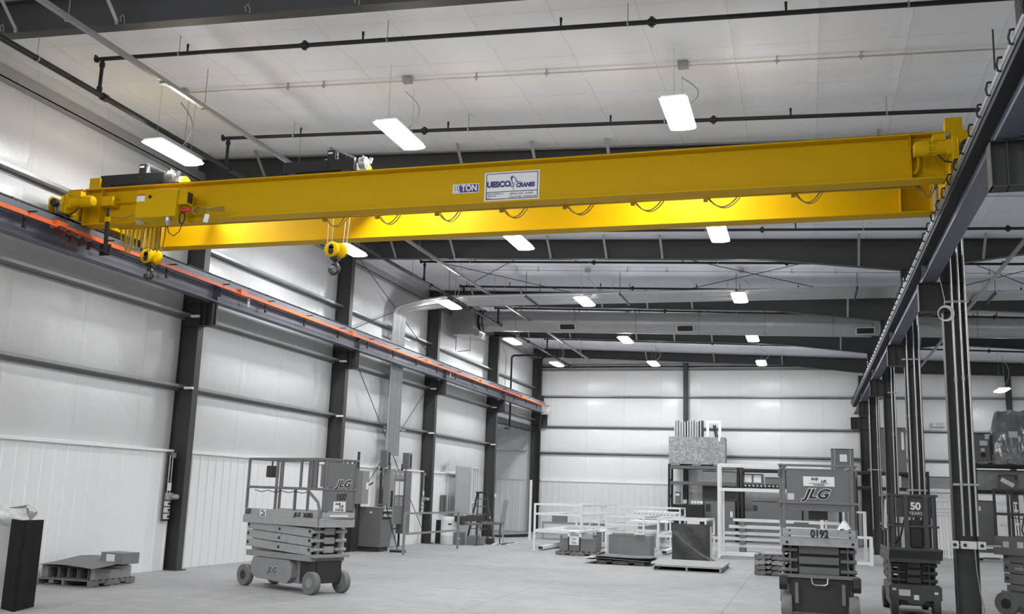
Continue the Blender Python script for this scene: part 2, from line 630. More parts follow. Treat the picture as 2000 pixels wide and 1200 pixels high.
# ---------------------------------------------------------------- steel frames
ORD = ['', '', '', '', 'nearest', 'second nearest', 'third', 'fourth', 'farthest']
for i, y in enumerate(LY):
    if i < 3:
        continue
    vis = i >= 4
    if vis:
        lab = ORD[i]+' dark steel column standing against the left wall'
        if i == 8:
            lab = 'farthest dark steel corner column where the left wall meets the back wall'
        t = thing('steel_column', lab, 'column', (XF-.2, y, 0), group='steel columns along the left wall')
        d = .45 if i < 8 else .5
        MB().box(-.25, .2-.015, -.006, .006, 0, roof(XF)-.5).box(-.25, -.235, -.1, .1, 0, 8.4).box(.185, .2, -.1, .1, 0, 8.42).build('shaft', 'dark_steel', t)
        MB().box(-.27, .26, -.17, .17, 0, .02).build('base_plate', 'dark_steel', t)
        if i < 9:
            MB().ibeam('x', .2, .2+.35, 0, 5.4, .52, .2, web='z').box(.5, .51, -.1, .1, 5.14, 5.66).box(.33, .34, -.1, .1, 5.14, 5.66).build('crane_beam_bracket', 'dark_steel', t)
        for z in (5.13, 5.65):
            MB().box(-.23, .19, -.1, .1, z, z+.012).build('stiffener_plate', 'dark_steel', t)
        if i < 8:
            for z in GZ[2:4]:
                MB().box(.02, .22, -.16, -.1, z-.03, z+.02).build('girt_clip', 'white_trim', t)
    # rafters
    dz = .42 if i == 8 else .57
    lower = [(XW, roof(XW)-dz-.02), (-5.5, roof(-5.5)-dz), (-.9, roof(-.9)-dz), (2.3, 7.55), (2.7, 7.55), (5.1, 7.84), (9, 7.55), (XE, 7.05)]
    lower[0] = (XW, roof(XW)-dz)
    if i == 8:
        lower = [(XW, roof(XW)-dz), (-.9, roof(-.9)-dz), (2.3, 7.7), (2.7, 7.7), (XE, roof(XE)-dz)]
    lab = {3: 'dark roof rafter crossing the top left corner of the photo', 4: 'dark roof rafter just behind and above the yellow crane', 5: 'dark roof rafter on the second frame behind the crane, above the conduit rack',
           6: 'dark roof rafter just behind the conduit rack', 7: 'dark roof rafter right behind the big round duct', 8: 'dark roof rafter along the top of the back wall'}[i]
    t = thing('roof_rafter', lab, 'rafter', (XF, y, 8), group='dark tapered roof rafters')
    top = [(XE, roof(XE)-.06), (XW, roof(XW)-.06)]
    MB().prism(lower+top, 'y', y-.006, y+.006).build('web', 'dark_steel', t, world=True)
    mb = MB()
    for (a, za), (b, zb) in zip(lower[:-1], lower[1:]):
        mb.bar((a, y, za), (b, y, zb), .2, .015)
    mb.build('bottom_flange', 'dark_steel', t, world=True)
    MB().bar((XW, y, roof(XW)-.06), (XE, y, roof(XE)-.06), .2, .015).build('top_flange', 'dark_steel', t, world=True)

    def low(x):
        for (a, za), (b, zb) in zip(lower[:-1], lower[1:]):
            if a <= x <= b:
                return za+(zb-za)*(x-a)/(b-a)
        return 7.6
    if i == 8:
        xs = [-10.5, -7.3, -4.1, -1.0]
    else:
        xs = [-11.2, -9.4, -6.6, -5.05, -3.55, 1.35, 4.2]
    for x in xs:
        if i == 3 and x > -9:
            continue
        MB().bar((x, y-.62, roof(x)-.05), (x, y-.1, low(x)+.03), .06, .012, upv=(0, 1, 1)).cbox((x, y-.11, low(x)+.02), (.05, .03, .05)).build('flange_brace', 'galvanised', t, world=True)
    if i == 3:
        for x in (-11.45, -9.3, -7.25, -5.6):
            hb = low(x)
            MB().path([(x-.03, y-.1, hb+.03), (x-.05, y-.115, hb+.10), (x, y-.12, hb+.13), (x+.03, y-.115, hb+.06), (x+.03, y-.11, hb+.0)], .007, 6).build('beam_hook', 'galvanised', t, world=True, smooth=True)
for i, y in enumerate(LY):
    if i < 3:
        continue
    lab = {3: 'dark steel column and bracket at the right photo edge, top corner only', 4: 'nearest dark steel column under the right crane rail, with grey conduits and boxes', 5: 'second dark steel column under the right crane rail, behind the dark lift',
           6: 'third dark steel column under the right crane rail', 7: 'fourth dark steel column under the right crane rail', 8: 'farthest dark steel column under the right crane rail, at the back wall'}[i]
    t = thing('steel_column', lab, 'column', (2.5, y, 0), group='steel columns under the right crane rail')
    MB().ibeam('z', 0, 7.55, 0, 0, .36, .26, web='x').build('shaft', 'dark_steel', t)
    MB().box(-.25, .25, -.2, .2, 0, .02).build('base_plate', 'dark_steel', t)
    MB().ibeam('x', -.18-.38, -.18, 0, 5.4, .52, .22, web='z').box(-.56, -.55, -.11, .11, 5.14, 5.66).box(-.40, -.39, -.11, .11, 5.14, 5.66).build('crane_beam_bracket', 'dark_steel', t)
    for z in (5.13, 5.66):
        MB().box(-.165, .165, -.12, .12, z, z+.014).build('stiffener_plate', 'dark_steel', t)
t = thing('steel_column', 'dark endwall post in the middle of the back wall', 'column', (-5.47, YB-.12, 0))
MB().ibeam('z', 0, 8.2, 0, -.13, .24, .2, web='y').build('shaft', 'dark_steel', t)
for x in (8.5, 14.5):
    t = thing('steel_column', 'dark back wall post behind the %s' % ('boxes on the far right shelving' if x < 10 else 'right aisle, outside the picture'), 'column', (x, YB-.12, 0))
    MB().ibeam('z', 0, 7.75, 0, -.13, .24, .2, web='y').build('shaft', 'dark_steel', t)

# ---------------------------------------------------------------- ceiling lamps


def make_lamp(x, y, z, label, group, cord=True):
    t = thing('high_bay_light', label, 'ceiling light', (x, y, z), group=group)
    MB().box(-.19, .19, -.61, .61, .03, .09).box(-.12, .12, -.3, .3, .09, .13).build('housing', 'lamp_housing', t, bevel=.01)
    mb = MB()
    mb.prism([(-.21, .03), (-.19, .0), (-.1, -.012), (0, -.016), (.1, -.012), (.19, 0), (.21, .03)], 'y', -.63, .63)
    ln = mb.build('lens', 'lens', t)
    r = roof(x)-z-.06
    for s_ in (-1, 1):
        MB().tube((0, s_*.5, .09), (0, s_*.5, r), .004, 6).build('hanger_wire', 'conduit', t)
    if cord:
        p = []
        for k in range(13):
            u = k/12
            p.append((.05+.28*math.sin(math.pi*u)*(1-u*.2), .1-.1*u, .12+(r-.26-.12)*u))
        MB().path(p, .011, 6).build('power_cord', 'galvanised', t, smooth=True)
    la = bpy.data.lights.new('lamp_light', 'AREA')
    la.shape = 'RECTANGLE'
    la.size = .38
    la.size_y = 1.2
    la.energy = LAMP_W
    la.color = (.957, .978, 1)
    lo = bpy.data.objects.new('lamp_light', la)
    COL.objects.link(lo)
    lo.parent = t
    lo.location = (0, 0, -.03)
    pt = bpy.data.lights.new('lens_side_glow', 'POINT')
    pt.energy = LAMP_W*.40
    pt.shadow_soft_size = .12
    pt.color = (.957, .978, 1)
    po = bpy.data.objects.new('lens_side_glow', pt)
    COL.objects.link(po)
    po.parent = t
    po.location = (0, 0, -.14)
    return t


RN_ = {14.4: 'nearest row, above the crane', 21.6: 'second row, just past the crane', 28.85: 'third row, by the conduit rack', 36.0: 'fourth row, under the duct', 43.1: 'farthest row',
       7.2: 'row just out of view above', 0.0: 'row over the camera', -7.2: 'row behind the camera'}
CN_ = {-10.8: 'left', -6.4: 'middle', -1.78: 'right'}
for y in RN_:
    for x in CN_:
        lab = 'glowing rectangular ceiling light, %s lamp of the %s' % (CN_[x], RN_[y])
        make_lamp(x, y, 7.54 if y == 36.0 else 7.6, lab, 'rectangular high bay lights' if y > 10 else 'high bay lights behind the camera', y > 10)
for y, a in ((0.0, 'near'), (14.4, 'middle'), (28.85, 'far')):
    for x, b in ((7.2, 'inner'), (13.5, 'outer')):
        make_lamp(x, y, 7.0, 'ceiling light of the right aisle outside the picture, %s %s one' % (a, b), 'high bay lights of the right aisle', False)
make_lamp(7.53, 43.1, 6.45, 'small glowing ceiling light at far right over the shelving', 'high bay lights of the right aisle')
# ---------------------------------------------------------------- runway beams with rail and conductor bars


def runway(xc, side, name, lab):
    """xc: web x; side +1: inside of the hall lies at +x"""
    ya, ye = (4.0, 46.3) if side > 0 else (4.0, 45.6)
    t = thing(name, lab, 'runway beam', (xc, (ya+ye)/2, 5.67))
    MB().ibeam('y', ya, ye, xc, 5.92, .5, .24, tw=.012, tf=.018, web='z').build('beam', 'rail_steel', t, world=True)
    MB().box(xc-.17, xc+.17, ya, ye, 6.17, 6.18).box(xc-.17, xc-.16, ya, ye, 6.07, 6.17).box(xc+.16, xc+.17, ya, ye, 6.07, 6.17).build('cap_channel', 'rail_steel', t, world=True)
    MB().prism([(xc-.055, 6.18), (xc+.055, 6.18), (xc+.055, 6.19), (xc+.01, 6.2), (xc+.01, 6.235), (xc+.03, 6.245), (xc+.03, 6.27), (xc-.03, 6.27), (xc-.03, 6.245), (xc-.01, 6.235), (xc-.01, 6.2), (xc-.055, 6.19)], 'y', ya, ye).build('crane_rail', 'black', t, world=True)
    for i in range(4, 9):
        if LY[i] < ye:
            MB().box(xc-.1, xc+.1, LY[i]-.006, LY[i]+.006, 5.69, 6.15).build('splice_plate', 'rail_steel', t, world=True)
    return t


rl = runway(-12.3, 1, 'runway_beam', 'long dark steel crane runway beam along the left wall, with black rail')
rr = runway(2.12, -1, 'runway_beam', 'long dark steel crane runway beam running down the right side on columns')
# conductor bars on the left beam
cb = thing('conductor_bar', 'bright orange conductor bars running along the left crane beam', 'conductor bars', (-12.05, 25, 5.98))
for k in range(3):
    MB().box(-12.10+.045*k, -12.075+.045*k, 4.2, 46.2, 6.02-.035*k, 6.052-.035*k).build('bar', 'orange', cb, world=True)
y = 5.0
k = 0
while y < 46:
    MB().box(-12.18, -11.94, y-.02, y+.02, 6.06, 6.075).box(-12.19, -12.17, y-.02, y+.02, 5.82, 6.07).box(-12.19, -12.15, y-.03, y+.03, 5.80, 5.83).build('bar_bracket', 'black', cb, world=True)
    if k % 3 == 1:
        MB().box(-12.115, -11.97, y+.5, y+.75, 5.94, 6.065).build('bar_joint', 'orange', cb, world=True)
    y += 1.9
    k += 1
# hook clips holding the rails
for t, xc, s in ((rl, -12.3, 1), (rr, 2.12, -1)):
    y = 5.2
    n = 0
    while y < 45.5:
        if s < 0:
            x0 = xc-.17
            MB().path([(x0+.01, y, 6.24), (x0-.03, y, 6.235), (x0-.045, y+.02, 6.17), (x0-.03, y+.03, 6.11), (x0+.005, y+.03, 6.10)], .012, 6).build('rail_clip', 'black', t, world=True, smooth=True)
        else:
            MB().box(xc+.03, xc+.15, y-.02, y+.02, 6.182, 6.2).box(xc+.03, xc+.045, y-.015, y+.015, 6.2, 6.27).build('rail_clip', 'black', t, world=True)
        y += .62 if s < 0 else .8
        n += 1
MB().box(2.12-.175, 2.12-.171, 4, 45.6, 6.13, 6.19).build('pale_edge', 'galvanised', rr, world=True)  # thin paler strip along the cap channel edge
MB().box(2.12-.155, 2.12-.01, 4, 45.6, 6.0, 6.165).build('web_shade_band', 'black', rr, world=True)  # black strip standing in for the shade on the upper web
mb = MB()
for k in range(4):
    y = 46.32
    mb.path([(-12.13+.05*k, y, 6.1), (-12.10+.05*k, y+.25, 6.02), (-12.13+.05*k, y+.22, 5.85), (-12.18+.05*k, y+.05, 5.74)], .014, 6)
mb.build('end_loop', 'white', rl, world=True, smooth=True)
for yy in (19.4, 32.9):
    MB().box(-12.17, -12.165, yy, yy+.1, 5.80, 5.98).build('small_sign', 'paper', rl, world=True)
MB().box(-12.45, -12.15, 46.1, 46.12, 6.18, 6.5).box(-12.31, -12.29, 45.7, 46.1, 6.27, 6.45).build('end_stop', 'black', rl, world=True)

# ---------------------------------------------------------------- the yellow bridge crane
YG1, YG2 = 13.95, 15.6
cr = thing('bridge_crane', 'yellow double girder overhead bridge crane spanning the hall, with blue and white signs', 'overhead crane', (-5.2, 14.8, 6.2))
XA, XB = -12.1, 1.9


def girder(y, name):
    mb = MB()
    mb.ibeam('x', XA, XB, y, 6.50, .66, .30, tw=.014, tf=.024, web='z')
    mb.box(XA, XA+.015, y-.15, y+.15, 6.17, 6.83).box(XB-.015, XB, y-.15, y+.15, 6.17, 6.83)
    o = mb.build(name, 'yellow', cr, world=True, bevel=.004)
    MB().box(XA+.3, XB-.25, y-.148, y+.148, 6.83, 6.836).box(XA+.4, XB-.35, y-.03, y+.03, 6.836, 6.87).build('trolley_rail_bounce_pad', 'dark_steel', o, world=True).location -= o.location  # rail, plus an unseen wide dark pad added to cut yellow bounce
    return o


g1 = girder(YG1, 'girder')
g2 = girder(YG2, 'girder')
for x in (XA+.14, XB+.12):
    MB().box(x-.105, x+.105, YG1-.1, YG1-.08, 6.83, 7.04).box(x-.105, x-.09, YG1-.1, YG1+.14, 6.83, 7.04).box(x+.09, x+.105, YG1-.1, YG1+.14, 6.83, 7.04).build('end_stop', 'yellow', cr, world=True, bevel=.008)
    MB().box(x-.12, x+.12, YG2-.1, YG2+.1, 6.83, 7.08).build('end_stop', 'yellow', cr, world=True, bevel=.01)
# end trucks riding on the rails
for xc, s in ((-12.3, 1), (2.12, -1)):
    e = MB().box(xc-.13, xc+.13, 13.6, 16.2, 6.33, 6.60)
    e.prism([(13.36, 6.29), (13.6, 6.29), (13.6, 6.60), (13.4, 6.60), (13.34, 6.54)], 'x', xc-.14, xc-.12)
    e.prism([(13.36, 6.29), (13.6, 6.29), (13.6, 6.60), (13.4, 6.60), (13.34, 6.54)], 'x', xc+.12, xc+.14)
    et = e.build('end_truck', 'yellow', cr, world=True, bevel=.01)
    for yy in (13.58, 16.05):
        MB().lathe([(.15, -.07), (.15, -.05), (.125, -.05), (.125, .05), (.15, .05), (.15, .07)], (xc, yy, 6.395), 'x', 24).build('wheel', 'galvanised', et, world=True, smooth=True).location -= et.location
    MB().lathe([(.06, 0), (.075, -.05), (.07, -.1), (.04, -.12)], (xc+s*.04, 13.36, 6.44), 'y', 16).build('bumper', 'black', et, world=True, smooth=True).location -= et.location
    # drive motor
    x0 = xc+s*.16
    z = 6.50
    yy = 13.52
    m = MB()
    m.lathe([(.05, -.0), (.085, .02), (.085, .05), (.1, .05), (.1, .22), (.085, .22), (.085, .30), (.10, .31), (.10, .44), (.08, .49), (.03, .5)] if s > 0 else
            [(.05, 0), (.085, -.02), (.085, -.05), (.1, -.05), (.1, -.22), (.085, -.22), (.085, -.30), (.10, -.31), (.10, -.44), (.08, -.49), (.03, -.5)], (x0, yy, z), 'x', 24)
    for k in range(8):
        q = math.pi*2*k/8
        m.cbox((x0+s*.265, yy+.09*math.cos(q), z+.09*math.sin(q)), (.09, .012, .03), rx=q)
    m.cbox((x0+s*.18, yy, z+.13), (.16, .12, .09))
    m.build('drive_motor', 'yellow', cr, world=True, smooth=True)
    m = MB().box(xc+s*.14, xc+s*.2, yy-.12, yy+.12, z-.22, z+.12).cbox((xc+s*.2, yy, z-.02), (.12, .2, .2))
    m.build('gearbox', 'yellow', cr, world=True, bevel=.01)
    MB().path([(x0+s*.2, yy, z-.1), (x0+s*.12, yy-.02, z-.2), (x0-s*.03, yy, z-.22)], .012, 6).build('motor_cable', 'black', cr, world=True, smooth=True)
    MB().box(xc+s*.13, xc+s*.145, 13.6, 13.8, 6.25, 6.5).build('truck_plate', 'yellow', cr, world=True)
    for yy_ in (YG1, YG2):
        MB().box(xc-.15, xc+.15, yy_-.15, yy_+.15, 6.60, 6.83).build('girder_seat', 'yellow', cr, world=True)
# web stiffener at ends
for xx in (XA+.35, XB-.45):
    for yg in (YG1, YG2):
        MB().box(xx, xx+.012, yg-.14, yg+.14, 6.2, 6.8).build('stiffener', 'yellow', cr, world=True)
YP = YG1-.165
P = lambda px, py, y=YP: un(px, py, 'y', y)
# control panel on the near girder
a, b = P(268.7, 368, 13.42), P(340.7, 424, 13.42)
zt, zb = un(300, 370, 'y', 13.42).z, un(300, 424, 'y', 13.42).z
cp = MB().box(a.x, b.x, 13.42, 13.93, zb, zt).build('control_panel', 'yellow', cr, world=True, bevel=.006)
MB().lathe([(.03, 0), (.03, -.015), (.018, -.03)], (a.x+.27, 13.42, zt-.13), 'y', 16).build('knob', 'black', cp, world=True, smooth=True).location -= cp.location
MB().box(a.x+.01, a.x+.17, 13.415, 13.42, zt-.2, zt-.08).build('warning_label', 'paper', cp, world=True).location -= cp.location
MB().box(a.x+.01, a.x+.17, 13.413, 13.416, zt-.1, zt-.08).build('warning_label', 'red', cp, world=True).location -= cp.location
ds = MB().box(b.x, b.x+.16, 13.47, 13.66, zt-.27, zt-.02).build('disconnect_switch', 'yellow', cr, world=True, bevel=.004)
MB().box(b.x+.16, b.x+.175, 13.5, 13.62, zt-.23, zt-.06).build('switch_handle', 'black', ds, world=True).location -= ds.location
MB().tube((b.x+.08, 13.56, zt-.27), (b.x+.08, 13.56, zt-.5), .008, 6).build('conduit', 'yellow_cable', cr, world=True)
# bagged papers left of the panel
mb = MB()
c0 = Vector((a.x-.1, 13.72, zt-.32))
mb.sheet(lambda u, v: c0+Vector((-.09+.2*u, -.05*math.sin(math.pi*u)*math.sin(math.pi*v)-.02*math.sin(9*u+7*v), -.19+.36*v)), 8, 10, .004)
mb.build('document_bag', mat('bag_plastic', (.62, .56, .46), .25, var=.3, scale=14, bump=.5, bscale=25), cr, world=True, smooth=True)
# junction box and conduits
ja, jb = P(199, 384, 13.72), P(217.7, 401, 13.72)
MB().box(ja.x, jb.x, 13.72, 13.93, jb.z, ja.z).build('junction_box', 'yellow', cr, world=True, bevel=.004)
MB().tube((jb.x, 13.85, ja.z-.08), (a.x, 13.85, ja.z-.08), .014, 8).build('conduit', 'yellow', cr, world=True)
q0, q1, q2 = P(218, 436, 13.85), P(250, 424, 13.85), P(270, 420, 13.85)
MB().path([P(209, 436, 13.7), P(214, 427, 13.7), P(222, 424, 13.7), P(245, 425, 13.7), P(256, 421, 13.7), P(270, 419, 13.7)], .016, 8).build('conduit', 'yellow_cable', cr, world=True, smooth=True)
# collector arm reaching down to the conductor bars
t0, t1 = P(211.5, 406, 13.6), P(207, 468, 13.6)
arm = MB().bar(t0, P(209.5, 434, 13.6), .035).bar(P(209.5, 434, 13.6), P(205.5, 490, 13.5), .05)
arm.build('collector_arm', 'black', cr, world=True)
MB().cbox(P(210.5, 429, 13.58), (.07, .06, .08)).build('arm_clamp', 'yellow', cr, world=True)
mb = MB()
for k in range(4):
    c = Vector((-11.98+.0*k, 13.2+.22*k, 5.93-.01*k))
    mb.cbox(c, (.12, .16, .07), rz=.2*k).cbox(c+Vector((.02, .04, -.09)), (.05, .05, .14), ry=.4)
    mb.tube(c, c+Vector((.12, .1, -.08)), .012, 6)
mb.build('collector_shoe', mat('dark_red', (.10, .015, .015), .5), cr, world=True)
mb = MB()
for k in range(5):
    mb.tube((-12.0+.03*k, 13.3, 5.86), (-11.95+.03*k, 14.3, 5.80-.012*k), .008, 6)
mb.cbox((-11.95, 14.3, 5.84), (.22, .03, .2))
mb.build('collector_rod', 'black', cr, world=True)
# cable bundle with red connector and grey plugs at the panel
z0 = zb+.12
mb = MB()
for k in range(4):
    mb.path([(b.x+.05, 13.6-.02*k, z0+.02*k), (b.x+.3, 13.58, z0+.05-.01*k), (b.x+.6, 13.6, z0-.02+.02*k), (b.x+.8, 13.62, z0+.03*k-.03)], .012, 6)
for k in range(2):
    cc = Vector((b.x+.32+.04*k, 13.55-.01*k, z0-.01))
    mb.path([cc+Vector((.09*math.cos(q), 0, .07*math.sin(q))) for q in [2*math.pi*i/14 for i in range(15)]], .011, 6)
mb.build('cable_bundle', 'yellow_cable', cr, world=True, smooth=True)
MB().lathe([(.03, 0), (.04, .04), (.04, .16), (.025, .2)], (b.x+.02, 13.55, z0+.01), 'x', 14).build('connector', 'red', cr, world=True, smooth=True)
MB().cbox((b.x+.52, 13.55, z0-.15), (.09, .01, .14), ry=.2).build('tag', 'paper', cr, world=True)
MB().lathe([(.06, 0), (.06, -.09), (.025, -.13), (.02, -.16)], (b.x-.18, 13.5, zb+.02), 'z', 14).build('plug', 'galvanised', cr, world=True, smooth=True)
mb = MB()
mb.path([Vector((b.x-.18, 13.5, zb-.14)), Vector((b.x-.14, 13.5, zb-.26)), Vector((b.x-.04, 13.5, zb-.32)), Vector((b.x+.06, 13.5, zb-.25)), Vector((b.x+.1, 13.5, zb-.12))], .008, 6)
cc = Vector((b.x+.09, 13.5, zb-.02))
mb.path([cc+Vector((.05*math.cos(q), 0, .1*math.sin(q))) for q in [2*math.pi*i/14 for i in range(15)]], .012, 6)
mb.build('plug_cable', 'black', cr, world=True, smooth=True)
# festoon cable: bunched loops at left and shallow loops along the girder
yf = YG1+.22
MB().box(XA+.5, XB-.3, yf-.02, yf+.02, 6.17, 6.21).build('festoon_track', 'yellow_cable', cr, world=True)
x = un(241, 450, 'y', yf).x
for k in range(10):
    w = .045+.02*random.random()
    h = .38+.1*random.random() if k else .26
    pts = [Vector((x-w+2*w*u, yf+.03*math.sin(k+3*u), 6.18-h*(1-(2*u-1)**4))) for u in [i/12 for i in range(13)]]
    MB().path(pts, .013, 6).build('festoon_loop', 'yellow_cable', cr, world=True, smooth=True)
    x += .092
for px, w in ((655, 44), (758, 44), (875, 44), (1003, 46), (1130, 50), (1265, 52), (1411, 56), (1578, 44), (1812, 20)):
    xc = un(px, 425, 'y', yf).x
    hw = w/2/F*15.2
    for dx in (0, .03):
        pts = [Vector((xc+dx-hw+2*hw*u, yf+dx, 6.18-.15*(1-(2*u-1)**2)-dx*.3)) for u in [i/12 for i in range(13)]]
        MB().path(pts, .010, 6).build('festoon_loop', 'yellow_cable', cr, world=True, smooth=True)
    MB().cbox((xc-hw-.02, yf, 6.15), (.06, .05, .06)).build('festoon_carrier', 'yellow_cable', cr, world=True)
# right end: small box, conduit
r0, r1 = P(1782, 285, 13.8), P(1793, 306, 13.8)
MB().box(r0.x, r1.x, 13.8, 13.93, r1.z-.0, r0.z).build('junction_box', 'yellow', cr, world=True)
MB().path([P(1793, 308, 13.85), P(1795, 320, 13.85), P(1793, 331, 13.85), P(1785, 341, 13.85)], .02, 8).build('conduit', 'yellow', cr, world=True, smooth=True)
MB().cbox(P(1851, 322, 13.7), (.03, .05, .22), ry=.1).build('latch', 'yellow', cr, world=True)

# signs on the girder web (web face y = YG1-.007)
YS = YG1-.012
a, b = un(884, 379, 'y', YS), un(936, 359, 'y', YS)
sz0, sz1 = un(910, 377.5, 'y', YS).z, un(910, 359.5, 'y', YS).z
MB().box(a.x, b.x, YS-.004, YS, sz0, sz1).build('capacity_sign', 'white', cr, world=True)
off = cr.location
W, H = b.x-a.x, sz1-sz0
zc = (sz0+sz1)/2
MB().box(a.x+.012, b.x-.012, YS-.006, YS-.004, sz0+.012, sz1-.012).build('sign_border', 'navy', cr, world=True)
MB().box(a.x+.016, a.x+.27*W, YS-.008, YS-.006, sz0+.016, sz1-.016).build('sign_panel', 'white', cr, world=True)
text('10', H*.86, 'navy', cr, Vector((a.x+.155*W, YS-.009, zc))-off, sx=.8)
text('TON', H*.92, 'white', cr, Vector((a.x+.63*W, YS-.007, zc))-off, sx=.85, bold=.004)
a, b = un(946, 379, 'y', YS), un(1054, 361, 'y', YS)
sz0, sz1 = un(1000, 391, 'y', YS).z, un(1000, 335, 'y', YS).z
W, H = b.x-a.x, sz1-sz0
MB().box(a.x, b.x, YS-.005, YS, sz0, sz1).build('maker_sign', 'white', cr, world=True)
mb = MB()
t_ = .012
xa, xb_, za, zb_ = a.x+.025, b.x-.025, sz0+.02, sz1-.02
zm = sz0+.29*H
for bb in ((xa, xb_, za, za+t_), (xa, xb_, zb_-t_, zb_), (xa, xa+t_, za, zb_), (xb_-t_, xb_, za, zb_), (xa, xb_, zm, zm+t_)):
    mb.box(bb[0], bb[1], YS-.007, YS-.005, bb[2], bb[3])
mb.build('sign_border', 'navy', cr, world=True)
yt = YS-.008
L = lambda u, v: Vector((a.x+u*W, yt, sz0+v*H))-off
text('UESCO', .26*H, 'navy', cr, L(.262, .56), bold=.008, sx=1.0)
text('CRANES', .20*H, 'navy', cr, L(.745, .50), bold=.006, sx=.85, shear=.12)
text("SERIAL NO. 19-4599", .085*H, 'navy', cr, L(.68, .215), sx=1.1)
text("VOLTS 460   3 PH/60 HZ", .085*H, 'navy', cr, L(.70, .105), sx=1.05)
text("UESCO INDUSTRIES, INC.", .055*H, 'navy', cr, L(.04, .235), align='LEFT')
text("1-800-325-8372", .055*H, 'navy', cr, L(.04, .165), align='LEFT')
text("Alsip, IL", .055*H, 'navy', cr, L(.04, .09), align='LEFT')
# the wading crane bird drawn on the sign
bird = [(.48, .80), (.50, .86), (.53, .80), (.56, .78), (.58, .70), (.60, .64), (.71, .60), (.60, .61), (.55, .60), (.545, .50), (.53, .46), (.50, .44), (.48, .47), (.46, .50), (.50, .54), (.50, .60), (.49, .68), (.47, .74)]
bp = [(a.x+u*W, sz0+v*H) for u, v in bird]
MB().prism(bp, 'y', yt-.001, yt).build('bird_emblem', 'navy', cr, world=True)
cx_, cz_ = sum(p[0] for p in bp)/len(bp), sum(p[1] for p in bp)/len(bp)
inner = [(.515, .78), (.545, .765), (.565, .70), (.58, .63), (.56, .615), (.535, .59), (.53, .50), (.50, .47), (.485, .50), (.52, .545), (.515, .62), (.505, .70)]
MB().prism([(a.x+u*W, sz0+v*H) for u, v in inner], 'y', yt-.003, yt-.001).build('bird_emblem', 'white', cr, world=True)
MB().bar(L(.525, .46)+off, L(.535, .31)+off, .006, .002).bar(L(.535, .44)+off, L(.57, .38)+off, .005, .002).build('bird_legs', 'navy', cr, world=True)

# ---------------------------------------------------------------- trolleys with hook blocks


